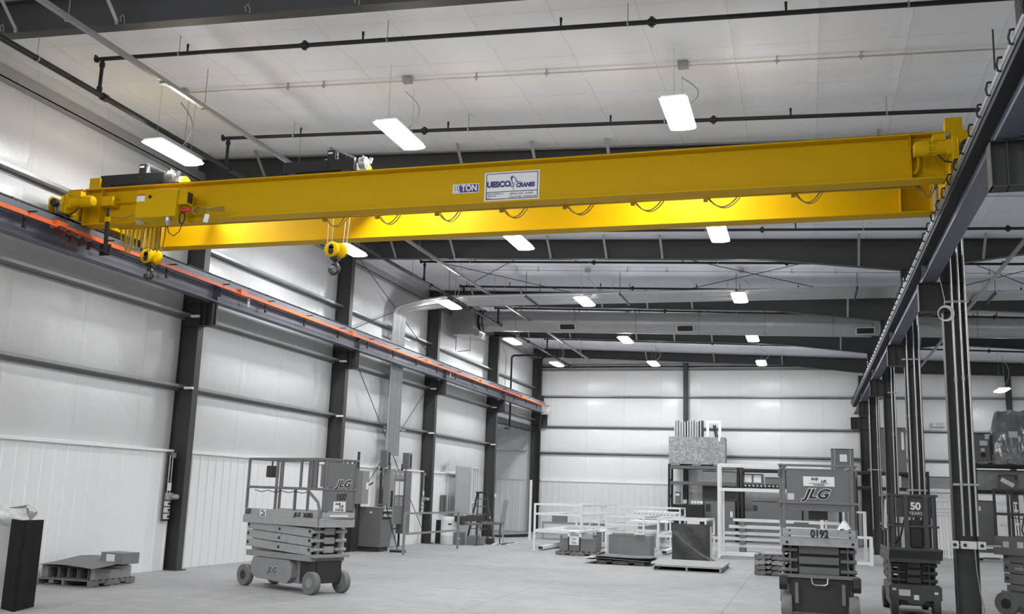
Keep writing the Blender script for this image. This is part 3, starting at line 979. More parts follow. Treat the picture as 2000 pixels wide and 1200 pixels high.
def trolley(x0, label, hook, hlab):
    L_ = 1.28
    t = thing('hoist_trolley', label, 'hoist trolley', (x0+L_/2, (YG1+YG2)/2, 6.87))
    for yy, s in ((YG1, -1), (YG2, 1)):
        MB().box(x0, x0+L_, yy-.05, yy+.05, 6.90, 7.09).build('side_frame', 'black', t, world=True, bevel=.005)
        for xx in (x0+.15, x0+L_-.15):
            MB().lathe([(.1, -.045), (.1, -.03), (.08, -.03), (.08, .03)], (xx, yy, 6.955), 'y', 20).build('wheel', 'dark_steel', t, world=True, smooth=True)
        MB().lathe([(.05, 0), (.05, .008)], (x0+.78, yy-.062, 6.99), 'y', 20).build('end_cap', 'black', t, world=True)
    for xx in (x0+.1, x0+L_-.1):
        MB().box(xx-.05, xx+.05, YG1, YG2, 6.95, 7.08).build('cross_beam', 'black', t, world=True)
    # upright plate with sloping strap frame
    MB().box(x0+.78, x0+.93, YG1-.04, YG1+.02, 7.09, 7.26).build('upright_plate', 'black', t, world=True, bevel=.006)
    MB().bar((x0+.93, YG1, 7.27), (x0+.97, YG1, 7.09), .014).bar((x0+.92, YG1, 7.27), (x0+L_, YG1, 7.10), .03).build('sloping_strap', 'galvanised', t, world=True)
    MB().bar((x0+1.08, YG1+.02, 7.09), (x0+1.12, YG1+.02, 7.2), .012).prism([(x0+.96, 7.1), (x0+1.25, 7.1), (x0+.95, 7.24)], 'y', YG1+.04, YG1+.05).build('gusset', 'black', t, world=True)
    MB().box(x0+.8, x0+.88, YG1-.046, YG1-.04, 7.19, 7.22).build('sticker', 'paper', t, world=True)
    MB().lathe([(.12, 0), (.16, .01), (.16, .92), (.12, .93)], (x0+.2, YG1+.85, 7.14), 'x', 24).build('rope_drum', 'yellow', t, world=True, smooth=True)
    MB().lathe([(.08, 0), (.13, .02), (.13, .25), (.11, .3), (.05, .34)], (x0+.55, YG1+.35, 7.12), 'x', 20).build('hoist_motor', 'galvanised', t, world=True, smooth=True)
    MB().lathe([(.05, 0), (.1, .01), (.1, .12), (.04, .14)], (x0+L_+.02, YG1+.12, 7.05), 'x', 18).cbox((x0+L_+.22, YG1+.1, 7.08), (.05, .04, .1), ry=.3).build('drive_motor', 'galvanised', t, world=True, smooth=True)
    MB().path([(x0+L_+.1, YG1+.05, 7.15), (x0+L_+.17, YG1, 7.08), (x0+L_+.25, YG1-.02, 6.9)], .012, 6).build('motor_cable', 'galvanised', t, world=True, smooth=True)
    # hook block
    hx, hy, hz = hook
    h = thing('hook_block', hlab, 'crane hook', (hx, hy, hz))
    for yy, dx in ((hy-.07, 0), (hy+.07, .085)):
        MB().lathe([(.05, -.035), (.115, -.035), (.135, -.02), (.135, .02), (.115, .035), (.05, .035)], (hx+dx, yy, hz), 'y', 32).build('sheave_cover', 'yellow', h, world=True, smooth=True)
    mb = MB()
    mb.lathe([(.028, 0), (.028, .008)], (hx, hy-.115, hz-.025), 'y', 20)
    mb.box(hx-.043, hx+.043, hy-.112, hy-.106, hz-.055, hz+.04)
    mb.lathe([(.043, 0), (.043, .006)], (hx, hy-.112, hz+.04), 'y', 20).lathe([(.043, 0), (.043, .006)], (hx, hy-.112, hz-.055), 'y', 20)
    mb.build('side_plate', 'black', h, world=True)
    MB().cbox((hx+.04, hy, hz-.15), (.13, .14, .05)).lathe([(.04, 0), (.04, -.07), (.03, -.09)], (hx+.03, hy, hz-.17), 'z', 16).build('crosshead', 'black', h, world=True, smooth=True)
    pts = []
    for k in range(15):
        q = math.radians(95-k*20)
        pts.append(Vector((hx+.03+.075*math.cos(q), hy, hz-.325+.085*math.sin(q))))
    pts = [Vector((hx+.035, hy, hz-.2))]+pts
    hk = MB().path(pts, .037, 12)
    hk.build('hook', mat('hook_steel', .05, .35, metal=.5), h, world=True, smooth=True)
    MB().bar((hx+.04, hy, hz-.25), (hx-.03, hy, hz-.31), .022, .008).build('safety_latch', 'galvanised', h, world=True)
    mb = MB()
    for dx, dy in ((-.10, -.08), (-.02, -.06), (.15, .06), (.21, .08)):
        mb.tube((hx+dx*.9, hy+dy, hz+.05), (hx+dx*1.15+.03, hy+dy, 7.12), .006, 6)
    mb.build('wire_rope', 'galvanised', h, world=True)
    return t


xh = un(553, 347, 'y', YG1-.05).x
trolley(xh, 'black hoist trolley riding on the yellow crane, the one nearer the middle', un(652, 489, 'y', 14.75), 'yellow crane hook block hanging nearer the middle of the hall')
xh2 = un(194, 370, 'y', YG1-.05).x
trolley(xh2, 'black hoist trolley parked at the left end of the yellow crane', un(292, 502, 'y', 14.75), 'yellow crane hook block hanging near the left crane beam')
# ---------------------------------------------------------------- pipes, conduits, duct under the roof


def ce(px, py, dz=0.0):
    """point seen at a photo pixel on the plane dz under the roof"""
    d = fw + rt*(px-1000)/F - up*(py-600)/F
    t = (8.46-dz-CZ)/(d[2]+.04*d[0])
    return Vector(np.array([0, 0, CZ])+d*t)


DZ = .34
b1 = ce(650, 85, DZ).y
b2 = ce(657, 262, DZ).y
b3 = ce(1150, 451, DZ).y
b4 = ce(1200, 513, DZ).y
b5 = ce(1100, 562, DZ).y
pm = un(193, 184, 'y', b1)
MX, MZ = pm.x, pm.z
mp = thing('sprinkler_main', 'long black sprinkler main pipe running below the ceiling beside the left wall', 'sprinkler pipe', (MX, 28, MZ))
MB().tube((MX, 6, MZ), (MX, 46.8, MZ), .047, 14).build('pipe', 'black_pipe', mp, world=True, smooth=True)
y = 8.9
while y < 46:
    MB().tube((MX, y-.05, MZ), (MX, y+.05, MZ), .065, 14).cbox((MX, y, MZ), (.16, .06, .04)).build('pipe_coupling', 'black_pipe', mp, world=True, smooth=True)
    MB().tube((MX, y+2.2, MZ-.05), (MX, y+2.2, roof(MX)-.05), .006, 6).tube((MX, y+2.19, MZ), (MX, y+2.21, MZ), .055, 12).build('pipe_hanger', 'galvanised', mp, world=True, smooth=True)
    y += 3.7
br = [(b1, 'nearest the camera, above the lamps'), (b2, 'just above the yellow crane'), (b3, 'seen just under the yellow crane'), (b4, 'beyond the second rafter'), (b5, 'beyond the conduit rack hangers'), (b5+3.9, 'near the round duct'), (b5+7.2, 'second from the back wall'), (b5+11.2, 'nearest the back wall')]
yb0 = b1-3.4
for i, (y, w) in enumerate(br):
    z0 = roof(MX)-DZ
    t = thing('sprinkler_branch', 'black sprinkler branch pipe crossing under the ceiling, '+w, 'sprinkler pipe', (-4, y, z0), group='black sprinkler branch pipes')
    zz = lambda x: roof(x)-DZ
    MB().tube((MX-.12, y, zz(MX-.12)), (17, y, zz(17)), .034, 12).build('pipe', 'black_pipe', t, world=True, smooth=True)
    MB().tube((MX, y, MZ), (MX, y, z0), .03, 12).tube((MX, y, MZ+.05), (MX, y, MZ+.12), .045, 12).tube((MX, y, z0-.14), (MX, y, z0-.07), .045, 12).build('riser', 'black_pipe', t, world=True, smooth=True)
    MB().tube((MX-.14, y, zz(MX)), (MX-.1, y, zz(MX)), .05, 12).cbox((MX-.14, y, zz(MX)+.03), (.03, .05, .09)).build('end_cap', 'black_pipe', t, world=True)
    for k in range(9):
        x = MX+1.6+3.05*k
        MB().tube((x, y, zz(x)), (x, y, zz(x)+.09), .016, 8).cbox((x, y, zz(x)+.12), (.035, .015, .05)).lathe([(.022, 0), (.022, .004)], (x, y, zz(x)+.15), 'z', 10).build('sprinkler_head', 'black_pipe', t, world=True)
    for k in range(8):
        x = MX+1.45+3.6*k
        MB().tube((x, y, zz(x)-.04), (x, y, roof(x)-.03), .007, 6).tube((x-.012, y, zz(x)), (x+.012, y, zz(x)), .042, 12).build('pipe_hanger', 'galvanised', t, world=True, smooth=True)
    for k in range(3):
        x = -7.2+5.3*k+.5*i
        MB().tube((x-.05, y, zz(x)), (x+.05, y, zz(x)), .05, 12).cbox((x, y, zz(x)), (.05, .05, .14)).build('pipe_coupling', 'black_pipe', t, world=True)
# electric feed channel hung below the rafters
x0 = un(385, 200, 'z', 8.12).x
t = thing('hung_channel', 'long grey strut channel hung on rods from the top left to the far wall', 'strut channel', (x0, 27, 8.12))
MB().box(x0-.035, x0+.035, 6, 45.5, 8.085, 8.155).build('channel', 'girt_steel', t, world=True)
for k in range(11):
    y = 10.4+3.3*k
    MB().tube((x0, y, 8.1), (x0, y, roof(x0)-.03), .006, 6).box(x0-.05, x0+.05, y-.02, y+.02, 8.07, 8.09).build('hanger_rod', 'girt_steel', t, world=True)
for k in range(4):
    y = 12.6+7.2*k
    MB().box(x0-.055, x0+.055, y-.06, y+.06, 8.06, 8.09).build('junction_box', 'girt_steel', t, world=True)
x1 = un(1945, 538, 'z', 7.55).x
t = thing('hung_channel', 'grey strut channel hung in the right aisle behind the nearest column', 'strut channel', (x1, 27, 7.55))
MB().box(x1-.035, x1+.035, 12, 45.5, 7.515, 7.585).build('channel', 'girt_steel', t, world=True)
for k in range(5):
    y = 17+5.1*k
    MB().tube((x1, y, 7.55), (x1, y, roof(x1)-.03), .006, 6).build('hanger_rod', 'conduit', t, world=True)
# thin conduits above each lamp row
for y, w in ((14.4, 'over the crane lamps'), (21.6, 'over the second lamp row'), (28.85, 'over the third lamp row'), (36.0, 'over the fourth lamp row'), (43.1, 'over the farthest lamp row')):
    t = thing('lamp_conduit', 'thin grey electrical conduit with boxes crossing under the ceiling '+w, 'conduit', (-4, y, roof(-4)-.1), group='lamp feed conduits')
    y += .02
    zc_ = lambda x: roof(x)-.12
    MB().tube((-10.6, y, zc_(-10.6)), (7, y, zc_(7)), .013, 8).build('conduit', 'conduit', t, world=True, smooth=True)
    for x in (-10.75, -6.35, -1.73):
        MB().box(x-.06, x+.1, y-.06, y+.06, zc_(x)-.04, zc_(x)+.06).build('junction_box', 'galvanised', t, world=True, bevel=.008)
    for x in (-8.6, -7.9, -5.1, -3.9, -.3, .9, 3.2, 4.9):
        MB().tube((x-.04, y, zc_(x)), (x+.04, y, zc_(x)), .02, 8).box(x-.008, x+.008, y-.02, y+.02, zc_(x)-.05, zc_(x)+.11).build('conduit_clamp', 'galvanised', t, world=True)
# conduit rack: crosses the hall, bends down at the left wall
t = thing('conduit_rack', 'bundle of grey conduits crossing the hall on hangers and bending down the left wall', 'conduits', (-5, 30, 7.9))
for k in range(8):
    yk = 29.45+.2*k
    yw = 28.72+.125*k
    r = .042 if k % 3 else .055
    xb = -12.62+.0*k
    p = [(2.75, yk, 7.95), (-11.2, yk, 8.0)]
    for u in (.15, .3, .5):
        p.append((-11.2-1.2*u, yk+(yw-yk)*u*.8, 8.0-.32*u))
    p += [(xb+.25, yw+.05, 7.62), (xb+.08, yw, 7.5), (xb, yw, 7.35), (xb, yw, 2.85)]
    MB().path(p, r, 12).build('conduit', 'conduit', t, world=True, smooth=True)
for x in (-11.0, -8.4, -5.4, -1.9, 1.5):
    mb = MB().bar((x, 29.25, 7.92), (x, 31.05, 7.92), .05)
    for y in (29.3, 31.0):
        mb.tube((x, y, 7.88), (x, y, roof(x)-.03), .009, 6)
    mb.build('trapeze_hanger', 'dark_steel', t, world=True)
for z in (6.7, 3.7):
    MB().box(-12.72, -12.67, 28.6, 30.3, z, z+.05).build('wall_strut', 'galvanised', t, world=True)
t = thing('conduit_rack', 'grey conduit rack continuing across the right aisle, behind the nearest right column', 'conduits', (8, 30, 7.7))
for k in range(6):
    yk = 29.45+.2*k
    MB().tube((2.85, yk, 7.75), (18, yk, 7.6), .045, 12).build('conduit', 'conduit', t, world=True, smooth=True)
for x in (5.1, 9.0):
    MB().bar((x, 29.25, 7.66), (x, 30.7, 7.64), .05).tube((x, 29.3, 7.6), (x, 29.3, roof(x)-.03), .009, 6).tube((x, 30.6, 7.6), (x, 30.6, roof(x)-.03), .009, 6).build('trapeze_hanger', 'dark_steel', t, world=True)


def duct_mat():
    m = mat('duct_wrap', .40, .35, metal=.2, var=.12, scale=3, bump=.35, bscale=9)
    return m


duct_mat()
yd = 35.0
zd = lambda x: 8.2-.030*(x+11.9)
t = thing('air_duct', 'big round silver wrapped air duct crossing the hall above the back bays', 'duct', (-4, yd, 7.8))
MB().tube((-11.6, yd, zd(-11.6)), (2.2, yd, zd(2.2)), .39, 40).build('round_duct', 'duct_wrap', t, world=True, smooth=True)
MB().tube((3.0, yd, zd(3.0)), (16, yd, zd(16)), .36, 40).build('round_duct', 'duct_wrap', t, world=True, smooth=True)
MB().tube((2.2, yd, zd(2.2)), (3.0, yd, zd(3)), .34, 30).build('round_duct', 'duct_wrap', t, world=True, smooth=True)
for x in (-11.75, -11.62):
    MB().tube((x, yd, zd(x)), (x+.03, yd, zd(x)), .43, 40).build('duct_flange', 'black', t, world=True, smooth=True)
MB().tube((-11.72, yd, zd(-11.7)), (-11.62, yd, zd(-11.6)), .40, 40).build('duct_collar', 'galvanised', t, world=True, smooth=True)
for k in range(12):
    x = -10.3+2.25*k
    if 1.9 < x < 3.1:
        continue
    r = .395 if x < 2.5 else .365
    MB().tube((x-.02, yd, zd(x)), (x+.02, yd, zd(x)), r, 40).bar((x, yd-.41, zd(x)), (x, yd-.41, roof(x)-.03), .04, .01).bar((x, yd+.41, zd(x)), (x, yd+.41, roof(x)-.03), .04, .01).build('duct_strap', 'girt_steel', t, world=True)
MB().bar((-11.5, yd-.396, zd(-11.5)+.05), (2.2, yd-.396, zd(2.2)+.05), .03, .015).build('lap_seam', 'girt_steel', t, world=True)
for px in (1108, 1338, 1690):
    x = un(px, 642, 'y', yd-.4).x
    c = Vector((x, yd-.33, zd(x)-.2))
    g_ = MB().cbox(c, (.62, .16, .26), rx=.5).build('diffuser_frame', 'lamp_housing', t, world=True)
    MB().cbox(c+Vector((0, -.075, -.04)), (.54, .02, .19), rx=.5).build('diffuser_grille', 'black', t, world=True)
MB().box(-12.62, -11.78, 34.1, 35.6, 7.55, 8.72).build('plenum_box', 'galvanised', t, world=True, bevel=.01)
MB().cbox((-11.66, 34.35, 7.62), (.26, .6, .22), ry=.5).build('diffuser_frame', 'galvanised', t, world=True)
MB().cbox((-11.55, 34.3, 7.55), (.02, .5, .17), ry=.5).build('diffuser_grille', 'black', t, world=True)
MB().path([(-12.5, 34.3, 7.55), (-12.5, 34.3, 6.95)], .012, 6).path([(-12.0, 34.5, 7.55), (-12.0, 34.5, 7.0), (-12.5, 34.5, 6.97)], .012, 6).build('hanger_rod', 'dark_steel', t, world=True)

# bracing rods
RB = [((-12.2, 25.7), (-7.4, 32.5), 'far left ceiling bay'), ((-7.0, 25.7), (-12.0, 32.5), 'far left ceiling bay'), ((-4.6, 25.7), (1.9, 32.5), 'middle ceiling bay'), ((1.9, 25.7), (-4.6, 32.5), 'middle ceiling bay'),
      ((3.0, 25.7), (7.6, 32.5), 'right aisle ceiling bay'), ((7.4, 25.7), (3.2, 32.5), 'right aisle ceiling bay')]
for i, (a, b, w) in enumerate(RB):
    t = MB().tube((*a, roof(a[0])-.14), (*b, roof(b[0])-.14), .012, 6).build('brace_rod', 'dark_steel')
    tag(t, 'dark cross brace rod under the roof, %s, running %s' % (w, 'away rightward' if b[0] > a[0] else 'away leftward'), 'brace rod', 'crossing roof brace rods')
for (ya, za), (yb, zb), w in (((25.6, 6.1), (32.55, .3), 'lower, falling to the right'), ((32.55, 5.6), (25.6, .4), 'lower, falling to the left'), ((25.6, 8.75), (32.55, 6.4), 'upper, falling to the right'), ((25.6, 6.25), (32.55, 8.75), 'upper, rising to the right')):
    t = MB().tube((-12.72, ya, za), (-12.72, yb, zb), .013, 6).build('brace_rod', 'dark_steel')
    tag(t, 'dark brace rod on the left wall by the conduits, '+w, 'brace rod', 'crossing wall brace rods')

# black downpipe in the corner and black riser bend at the end frame
t = thing('sprinkler_riser', 'black vertical sprinkler riser pipe at the far left corner column', 'sprinkler pipe', (-12.4, 46.4, 0))
MB().path([(0, 0, 0), (0, 0, 8.3), (.1, 0, 8.45), (.7, 0, 8.45)], .06, 12).build('pipe', 'black_pipe', t, smooth=True)
MB().tube((0, 0, 2.4), (0, 0, 2.52), .085, 12).tube((0, 0, 1.2), (0, 0, 1.32), .085, 12).tube((0, 0, 4.9), (0, 0, 5.0), .085, 12).build('pipe_coupling', 'black_pipe', t, smooth=True)
t = thing('sprinkler_riser', 'black vertical pipe on the left wall, ending in a hook bend before the corner', 'sprinkler pipe', (-12.7, 42.3, 0))
MB().path([(MX+12.7, 0, MZ), (.1, 0, MZ-.02), (0, 0, MZ-.1), (0, 0, 4.9), (0, .05, 4.7), (0, -.15, 4.6), (0, -.6, 4.62)], .045, 12).build('pipe', 'black_pipe', t, smooth=True)

# ---------------------------------------------------------------- conduits on the right columns


def col_conduits(i, pxs, py, z0, z1, struts, lab, rr_=.022):
    y = LY[i]-.2
    xs = [un(p, py, 'y', y).x for p in pxs]
    t = thing('column_conduit', lab, 'conduit', (sum(xs)/len(xs), y, z0), group='vertical conduits on the right columns')
    for x in xs:
        MB().tube((x, y, z0), (x, y, z1), rr_, 10).build('conduit', 'conduit', t, world=True, smooth=True)
        MB().tube((x, y, 3.4+.2*x), (x, y, 3.5+.2*x), rr_+.008, 10).build('coupling', 'galvanised', t, world=True, smooth=True)
    for z in struts:
        MB().box(min(xs)-.12, max(xs)+.06, y+.02, y+.06, z-.02, z+.02).build('strut', 'galvanised', t, world=True)
        for x in xs:
            MB().box(x-.035, x+.035, y-.03, y+.02, z-.012, z+.012).build('clamp', 'galvanised', t, world=True)
    return t, xs, y


t, xs, y = col_conduits(4, (1869.5, 1884, 1896), 790, 1.35, 7.3, (un(1870, 589, 'y', LY[4]-.2).z, un(1880, 947, 'y', LY[4]-.2).z), 'three bright conduits running up the nearest right column to the rafter')
zb = un(1880, 1065, 'y', y).z
for k, px in enumerate((1864, 1884, 1899, 1917)):
    x = un(px, 1065, 'y', y).x
    o = MB().box(x-.062, x+.062, y-.06, y+.02, zb-.062, zb+.062).build('outlet_box', 'lamp_housing', t, world=True, bevel=.006)
    if k != 2:
        MB().lathe([(.028, 0), (.028, -.01)], (x, y-.06, zb), 'y', 18).build('outlet', 'black', t, world=True)
xa_, xz_ = un(1864, 1065, 'y', y).x, un(1955, 1065, 'y', y).x
MB().tube((xa_, y, zb), (xz_, y, zb), .016, 10).build('conduit', 'conduit', t, world=True, smooth=True)
x = un(1899, 1065, 'y', y).x
MB().path([(x+.03, y-.05, zb-.06), (x+.04, y-.05, .8), (x+.08, y-.03, .45), (x+.13, y, .2), (x+.12, y, .0)], .011, 6).build('flexible_cord', 'conduit', t, world=True, smooth=True)
c = un(1845, 613, 'y', LY[4]-.25)
mb = MB()
for k in range(4):
    r = .105+.008*k
    mb.path([c+Vector((r*math.cos(q)+.006*k, -.012*k, r*1.05*math.sin(q))) for q in [2*math.pi*j/28 for j in range(29)]], .007, 6)
mb.path([c+Vector((0, 0, .11)), c+Vector((.01, 0, .25)), c+Vector((-.05, .0, .6)), c+Vector((-.06, .05, .8))], .006, 6)
w_ = mb.build('coiled_cable', 'paper', None, smooth=True)
tag(w_, 'coil of light cable hanging at the bracket of the nearest right column', 'cable coil')
col_conduits(5, (1777, 1791, 1801), 835, .9, 7.3, (un(1780, 702, 'y', LY[5]-.2).z, un(1790, 958, 'y', LY[5]-.2).z), 'three bright conduits on the second right column, above the dark lift')
col_conduits(6, (1744, 1750), 835, .9, 7.3, (un(1740, 767, 'y', LY[6]-.2).z,), 'pair of bright conduits on the third right column')
col_conduits(7, (1699, 1713, 1717), 835, .9, 7.2, (un(1708, 918, 'y', LY[7]-.2).z,), 'three bright conduits on the fourth right column')


# service strips beside the left columns
def service(i, lab):
    y = LY[i]-.32
    x = WX+.05
    t = thing('outlet_strip', lab, 'electrical outlets', (x, y, 1.0), group='outlet strips beside the left columns')
    MB().box(0, .02, -.09, .11, 0, 1.42).build('backboard', 'dark_steel', t)
    for k in range(2):
        MB().tube((.045, -.04+.09*k, .45), (.045, -.04+.09*k, 1.35), .014, 8).build('conduit', 'conduit', t, smooth=True)
    for z in (.04, .17, .30):
        MB().box(.02, .09, -.075, .05, z, z+.11).build('outlet_box', 'lamp_housing', t, bevel=.004)
        MB().lathe([(.022, .09), (.03, .11)], (0, 0, z+.055), 'x', 12).build('outlet', 'black', t)
    MB().box(.02, .12, -.075, .07, .43, .58).build('outlet_box', 'galvanised', t, bevel=.004)
    MB().lathe([(.05, 0), (.06, .1), (.045, .14)], (.12, .04, .5), 'x', 16).build('plug_socket', 'galvanised', t, smooth=True)
    MB().box(.06, .065, -.06, .06, .62, .78).build('notice', 'paper', t)
    MB().box(.02, .1, 0, .08, 1.3, 1.4).build('outlet_box', 'galvanised', t)


service(4, 'electrical outlet strip left of the nearest left wall column')
service(6, 'electrical outlet strip left of the third left wall column, behind the railing')
t = thing('outlet_box', 'small grey outlet box with white conduit on the fourth left column', 'electrical outlet', (XF+.03, LY[7], 1.6))
MB().box(0, .06, -.07, .07, 0, .16).build('box', 'lamp_housing', t)
MB().tube((.03, .08, .05), (.03, .08, 1.2), .012, 8).build('conduit', 'conduit', t)

c0 = un(1938, 43, 'y', 14.0)
t = thing('pipe_bracket', 'small grey bracket arm with rod under the ceiling at the top right', 'bracket', c0)
c1 = un(1986, 39, 'y', 14.0)
MB().bar(c0, c1, .05, .05).build('arm', 'galvanised', t, world=True)
MB().tube(c0, un(1943, 136, 'y', 14.0), .012, 8).build('rod', 'dark_steel', t, world=True)
MB().tube((c1.x, c1.y, c1.z), (c1.x, c1.y, roof(c1.x)-.02), .012, 8).build('rod', 'dark_steel', t, world=True)
# ---------------------------------------------------------------- scissor lifts
mat('lift_grey', .27, .5, var=.08, scale=5, dirt=.35)
mat('lift_light', .36, .5, var=.1, scale=5, dirt=.45)
mat('lift_panel', .16, .5, var=.06, scale=4, dirt=.15)
mat('lift_dark', .055, .45, var=.15, scale=4, dirt=.2)
mat('tyre', .17, .8, var=.12, scale=9)
mat('dark_tyre', .05, .8)
mat('chassis_dark', .03, .6, var=.2, scale=6)
mat('silver_pin', .5, .35, metal=.7)
P0 = lambda px, py: un(px, py, 'z', 0)
ORDN = 'first second third fourth fifth sixth seventh eighth ninth tenth eleventh twelfth thirteenth fourteenth fifteenth sixteenth seventeenth eighteenth nineteenth twentieth twenty-first twenty-second'.split()


def lift(label, loc, rz, W=.76, wb=.96, x0=-1.08, x1=1.15, wr=.19, ww=.11, zb=(.30, .64), zs=(.66, 1.12), zd=(1.12, 1.38), zm=1.76, zt=2.27,
         arm='lift_light', body='lift_grey', deck='lift_light', rail='lift_panel', tyre='tyre', posts=(), lower=(), diag=True, group=None, pan='lift_panel', front='full'):
    t = thing('scissor_lift', label, 'scissor lift', loc, rz, group)
    w = W/2
    # chassis
    MB().box(-wb+.02, wb+.0, -w+.02, w-.02, zb[1]-.1, zb[1]).box(-wb+.3, wb-.45, -w+.16, w-.16, .14, zb[1]-.1).build('chassis', body, t, bevel=.006)
    MB().prism([(-.62, .17), (.3, .13), (.42, .24), (.42, .42), (.34, zb[1]-.11), (-.72, zb[1]-.11), (-.78, .42), (-.78, .24)], 'y', -w+.03, -w+.16).build('battery_door', body, t, bevel=.008)
    MB().prism([(-.62, .17), (.3, .13), (.42, .24), (.42, .42), (.34, zb[1]-.11), (-.72, zb[1]-.11), (-.78, .42), (-.78, .24)], 'y', w-.16, w-.03).build('battery_door', body, t, bevel=.008)
    MB().box(wb-.42, wb+.06, -w+.12, w-.12, .18, zb[1]-.1).build('front_drive_box', 'chassis_dark', t, bevel=.01)
    for sx in (-1, 1):
        for sy in (-1, 1):
            cx, cy = sx*wb, sy*(w-ww/2)
            wl_ = MB().lathe([(wr*.72, -ww/2), (wr*.97, -ww/2), (wr, -ww/2+.012), (wr, ww/2-.012), (wr*.97, ww/2), (wr*.72, ww/2)], (cx, cy, wr), 'y', 36).build('wheel', tyre, t, smooth=True)
            h = MB()
            h.lathe([(wr*.74, -ww/2*.55), (wr*.74, ww/2*.55)], (cx, cy, wr), 'y', 28)
            h.lathe([(wr*.42, -ww/2*1.12), (wr*.45, -ww/2*.5), (wr*.45, ww/2*.5), (wr*.42, ww/2*1.12)], (cx, cy, wr), 'y', 20)
            for q in range(6):
                a = q*math.pi/3
                h.lathe([(.011, 0), (.011, .012)], (cx+wr*.6*math.cos(a), cy+(sy*ww/2*.58 if sy > 0 else -ww/2*.58-.012), wr+wr*.6*math.sin(a)), 'y', 6)
            h.build('hub', body if sx > 0 else 'chassis_dark', wl_, smooth=True)
            if sx > 0:
                MB().prism([(cx-.08, wr), (cx+.0, wr-.03), (cx+.06, wr+.03), (cx+.02, zb[1]-.14), (cx+.06, zb[1]-.1), (cx-.14, zb[1]-.1), (cx-.1, wr+.15)], 'y', cy-sy*(ww*.62)-.03, cy-sy*(ww*.62)+.03).build('steering_knuckle', 'chassis_dark', t, bevel=.006)
    MB().box(wb-.06, wb+.12, -w+.0, w-.0, zb[1]-.03, zb[1]+.02).build('front_plate', body, t, bevel=.004)
    # scissor stack
    n = 3
    h = (zs[1]-zs[0])/n
    for k in range(n):
        za = zs[0]+h*(k+.5)
        for sy in (-1, 1):
            y1, y2 = sy*(w-.05), sy*(w-.13)
            d = .04
            MB().bar((-wb-.02, y1, za+d), (wb-.06, y1, za-d*.7), .035, h*.92).build('scissor_arm', arm, t, bevel=.004)
            MB().bar((-wb+.05, y2, za-d), (wb-.02, y2, za+d*.5), .035, h*.62).build('scissor_arm', arm, t, bevel=.004)
        mb = MB()
        for xx in (-wb+.03, 0, wb-.1):
            mb.tube((xx, -w+.025, za+(d if xx < 0 else 0)), (xx, w-.025, za+(d if xx < 0 else 0)), .028, 14)
        mb.build('pivot_pin', 'chassis_dark', t, smooth=True)
        for sy in (-1, 1):
            MB().tube((wb-.0, sy*(w-.015), za), (wb-.0, sy*(w-.25), za), .031, 14).build('roller_tube', arm, t, smooth=True)
        MB().box(wb-.03, wb+.01, -w+.27, w-.27, za-h*.36, za+h*.36).build('cross_plate', arm, t, bevel=.004)
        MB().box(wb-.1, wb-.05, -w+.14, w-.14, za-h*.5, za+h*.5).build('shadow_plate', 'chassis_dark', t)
        for sy in (-1, 1):
            MB().box(wb-.06, wb+.03, sy*(w-.145)-.008, sy*(w-.145)+.008, za-h*.5, za+h*.5).build('lug', body, t)
    # platform
    MB().box(x0, x1, -w, w, zd[0]+.08, zd[0]+.12).build('platform_floor', deck, t)
    zj = zd[0]+(zd[1]-zd[0])*.52
    for sy in (-1, 1):
        MB().box(x0, x1, sy*w-.012, sy*w+.012, zd[0], zj).box(x0+.02, x1-.05, sy*(w-.01)-.012, sy*(w-.01)+.012, zj, zd[1]).build('toe_board', deck, t, bevel=.004)
    MB().box(x1-.012, x1+.012, -w, w, zd[0], zj).build('toe_board', deck, t, bevel=.004)
    MB().box(x1-.0, x1+.03, -w+.03, w-.03, zj+.02, zd[1]-.01).build('end_plate', deck, t, bevel=.006)
    MB().box(x0-.012, x0+.012, -w, w, zd[0], zj).build('toe_board', deck, t)
    for z in (zm, zt):
        for sy in (-1, 1):
            MB().bar((x0+.03, sy*(w-.02), z), (x1-.0, sy*(w-.02), z), .04, .045).build('guard_rail', rail, t, bevel=.006)
        MB().bar((x1+.01, -w-.02, z), (x1+.01, w+.02, z), .045, .035).build('guard_rail', rail, t, bevel=.006)
        MB().bar((x0+.03, -w+.02, z), (x0+.03, w-.02, z), .04, .04).build('guard_rail', rail, t, bevel=.006)
    for sy in (-1, 1):
        for f in posts:
            x = x0+.04+(x1-x0-.06)*f
            MB().bar((x, sy*(w-.02), zm), (x, sy*(w-.02), zt), .04).build('rail_post', rail, t, bevel=.005)
        for f in lower:
            x = x0+.04+(x1-x0-.06)*f
            MB().bar((x, sy*(w-.02), zd[1]-.05), (x, sy*(w-.02), zm), .042).build('rail_post', rail, t, bevel=.005)
        if diag:
            xa = x0+(x1-x0)*.80
            MB().path([(xa, sy*(w-.02), zm), (xa+.36, sy*(w-.0), zd[1]+.16), (xa+.42, sy*w, zd[1]+.02), (xa+.42, sy*w, zd[0]+.03)], .025, 8).build('diagonal_brace', rail, t, smooth=True)
        for yy in (sy*(w-.06),):
            MB().bar((x1+.0, yy, zd[1]-.05), (x1+.0, yy, zt), .05).build('rail_post', rail, t, bevel=.005)
    # wires along the mid rail
    MB().path([(x0+.3+.2*k, -w-.005, zm-.05-.03*(k % 2)) for k in range(9)], .007, 6).build('control_cable', 'black', t, smooth=True)
    MB().box(x0+.55, x0+.72, -w+.03, -w+.2, zt-.33, zt-.12).build('control_box', 'chassis_dark', t, bevel=.01)
    MB().tube((x0+.63, -w+.1, zt-.12), (x0+.63, -w+.1, zt-.04), .014, 8).build('joystick', 'black', t)
    return t


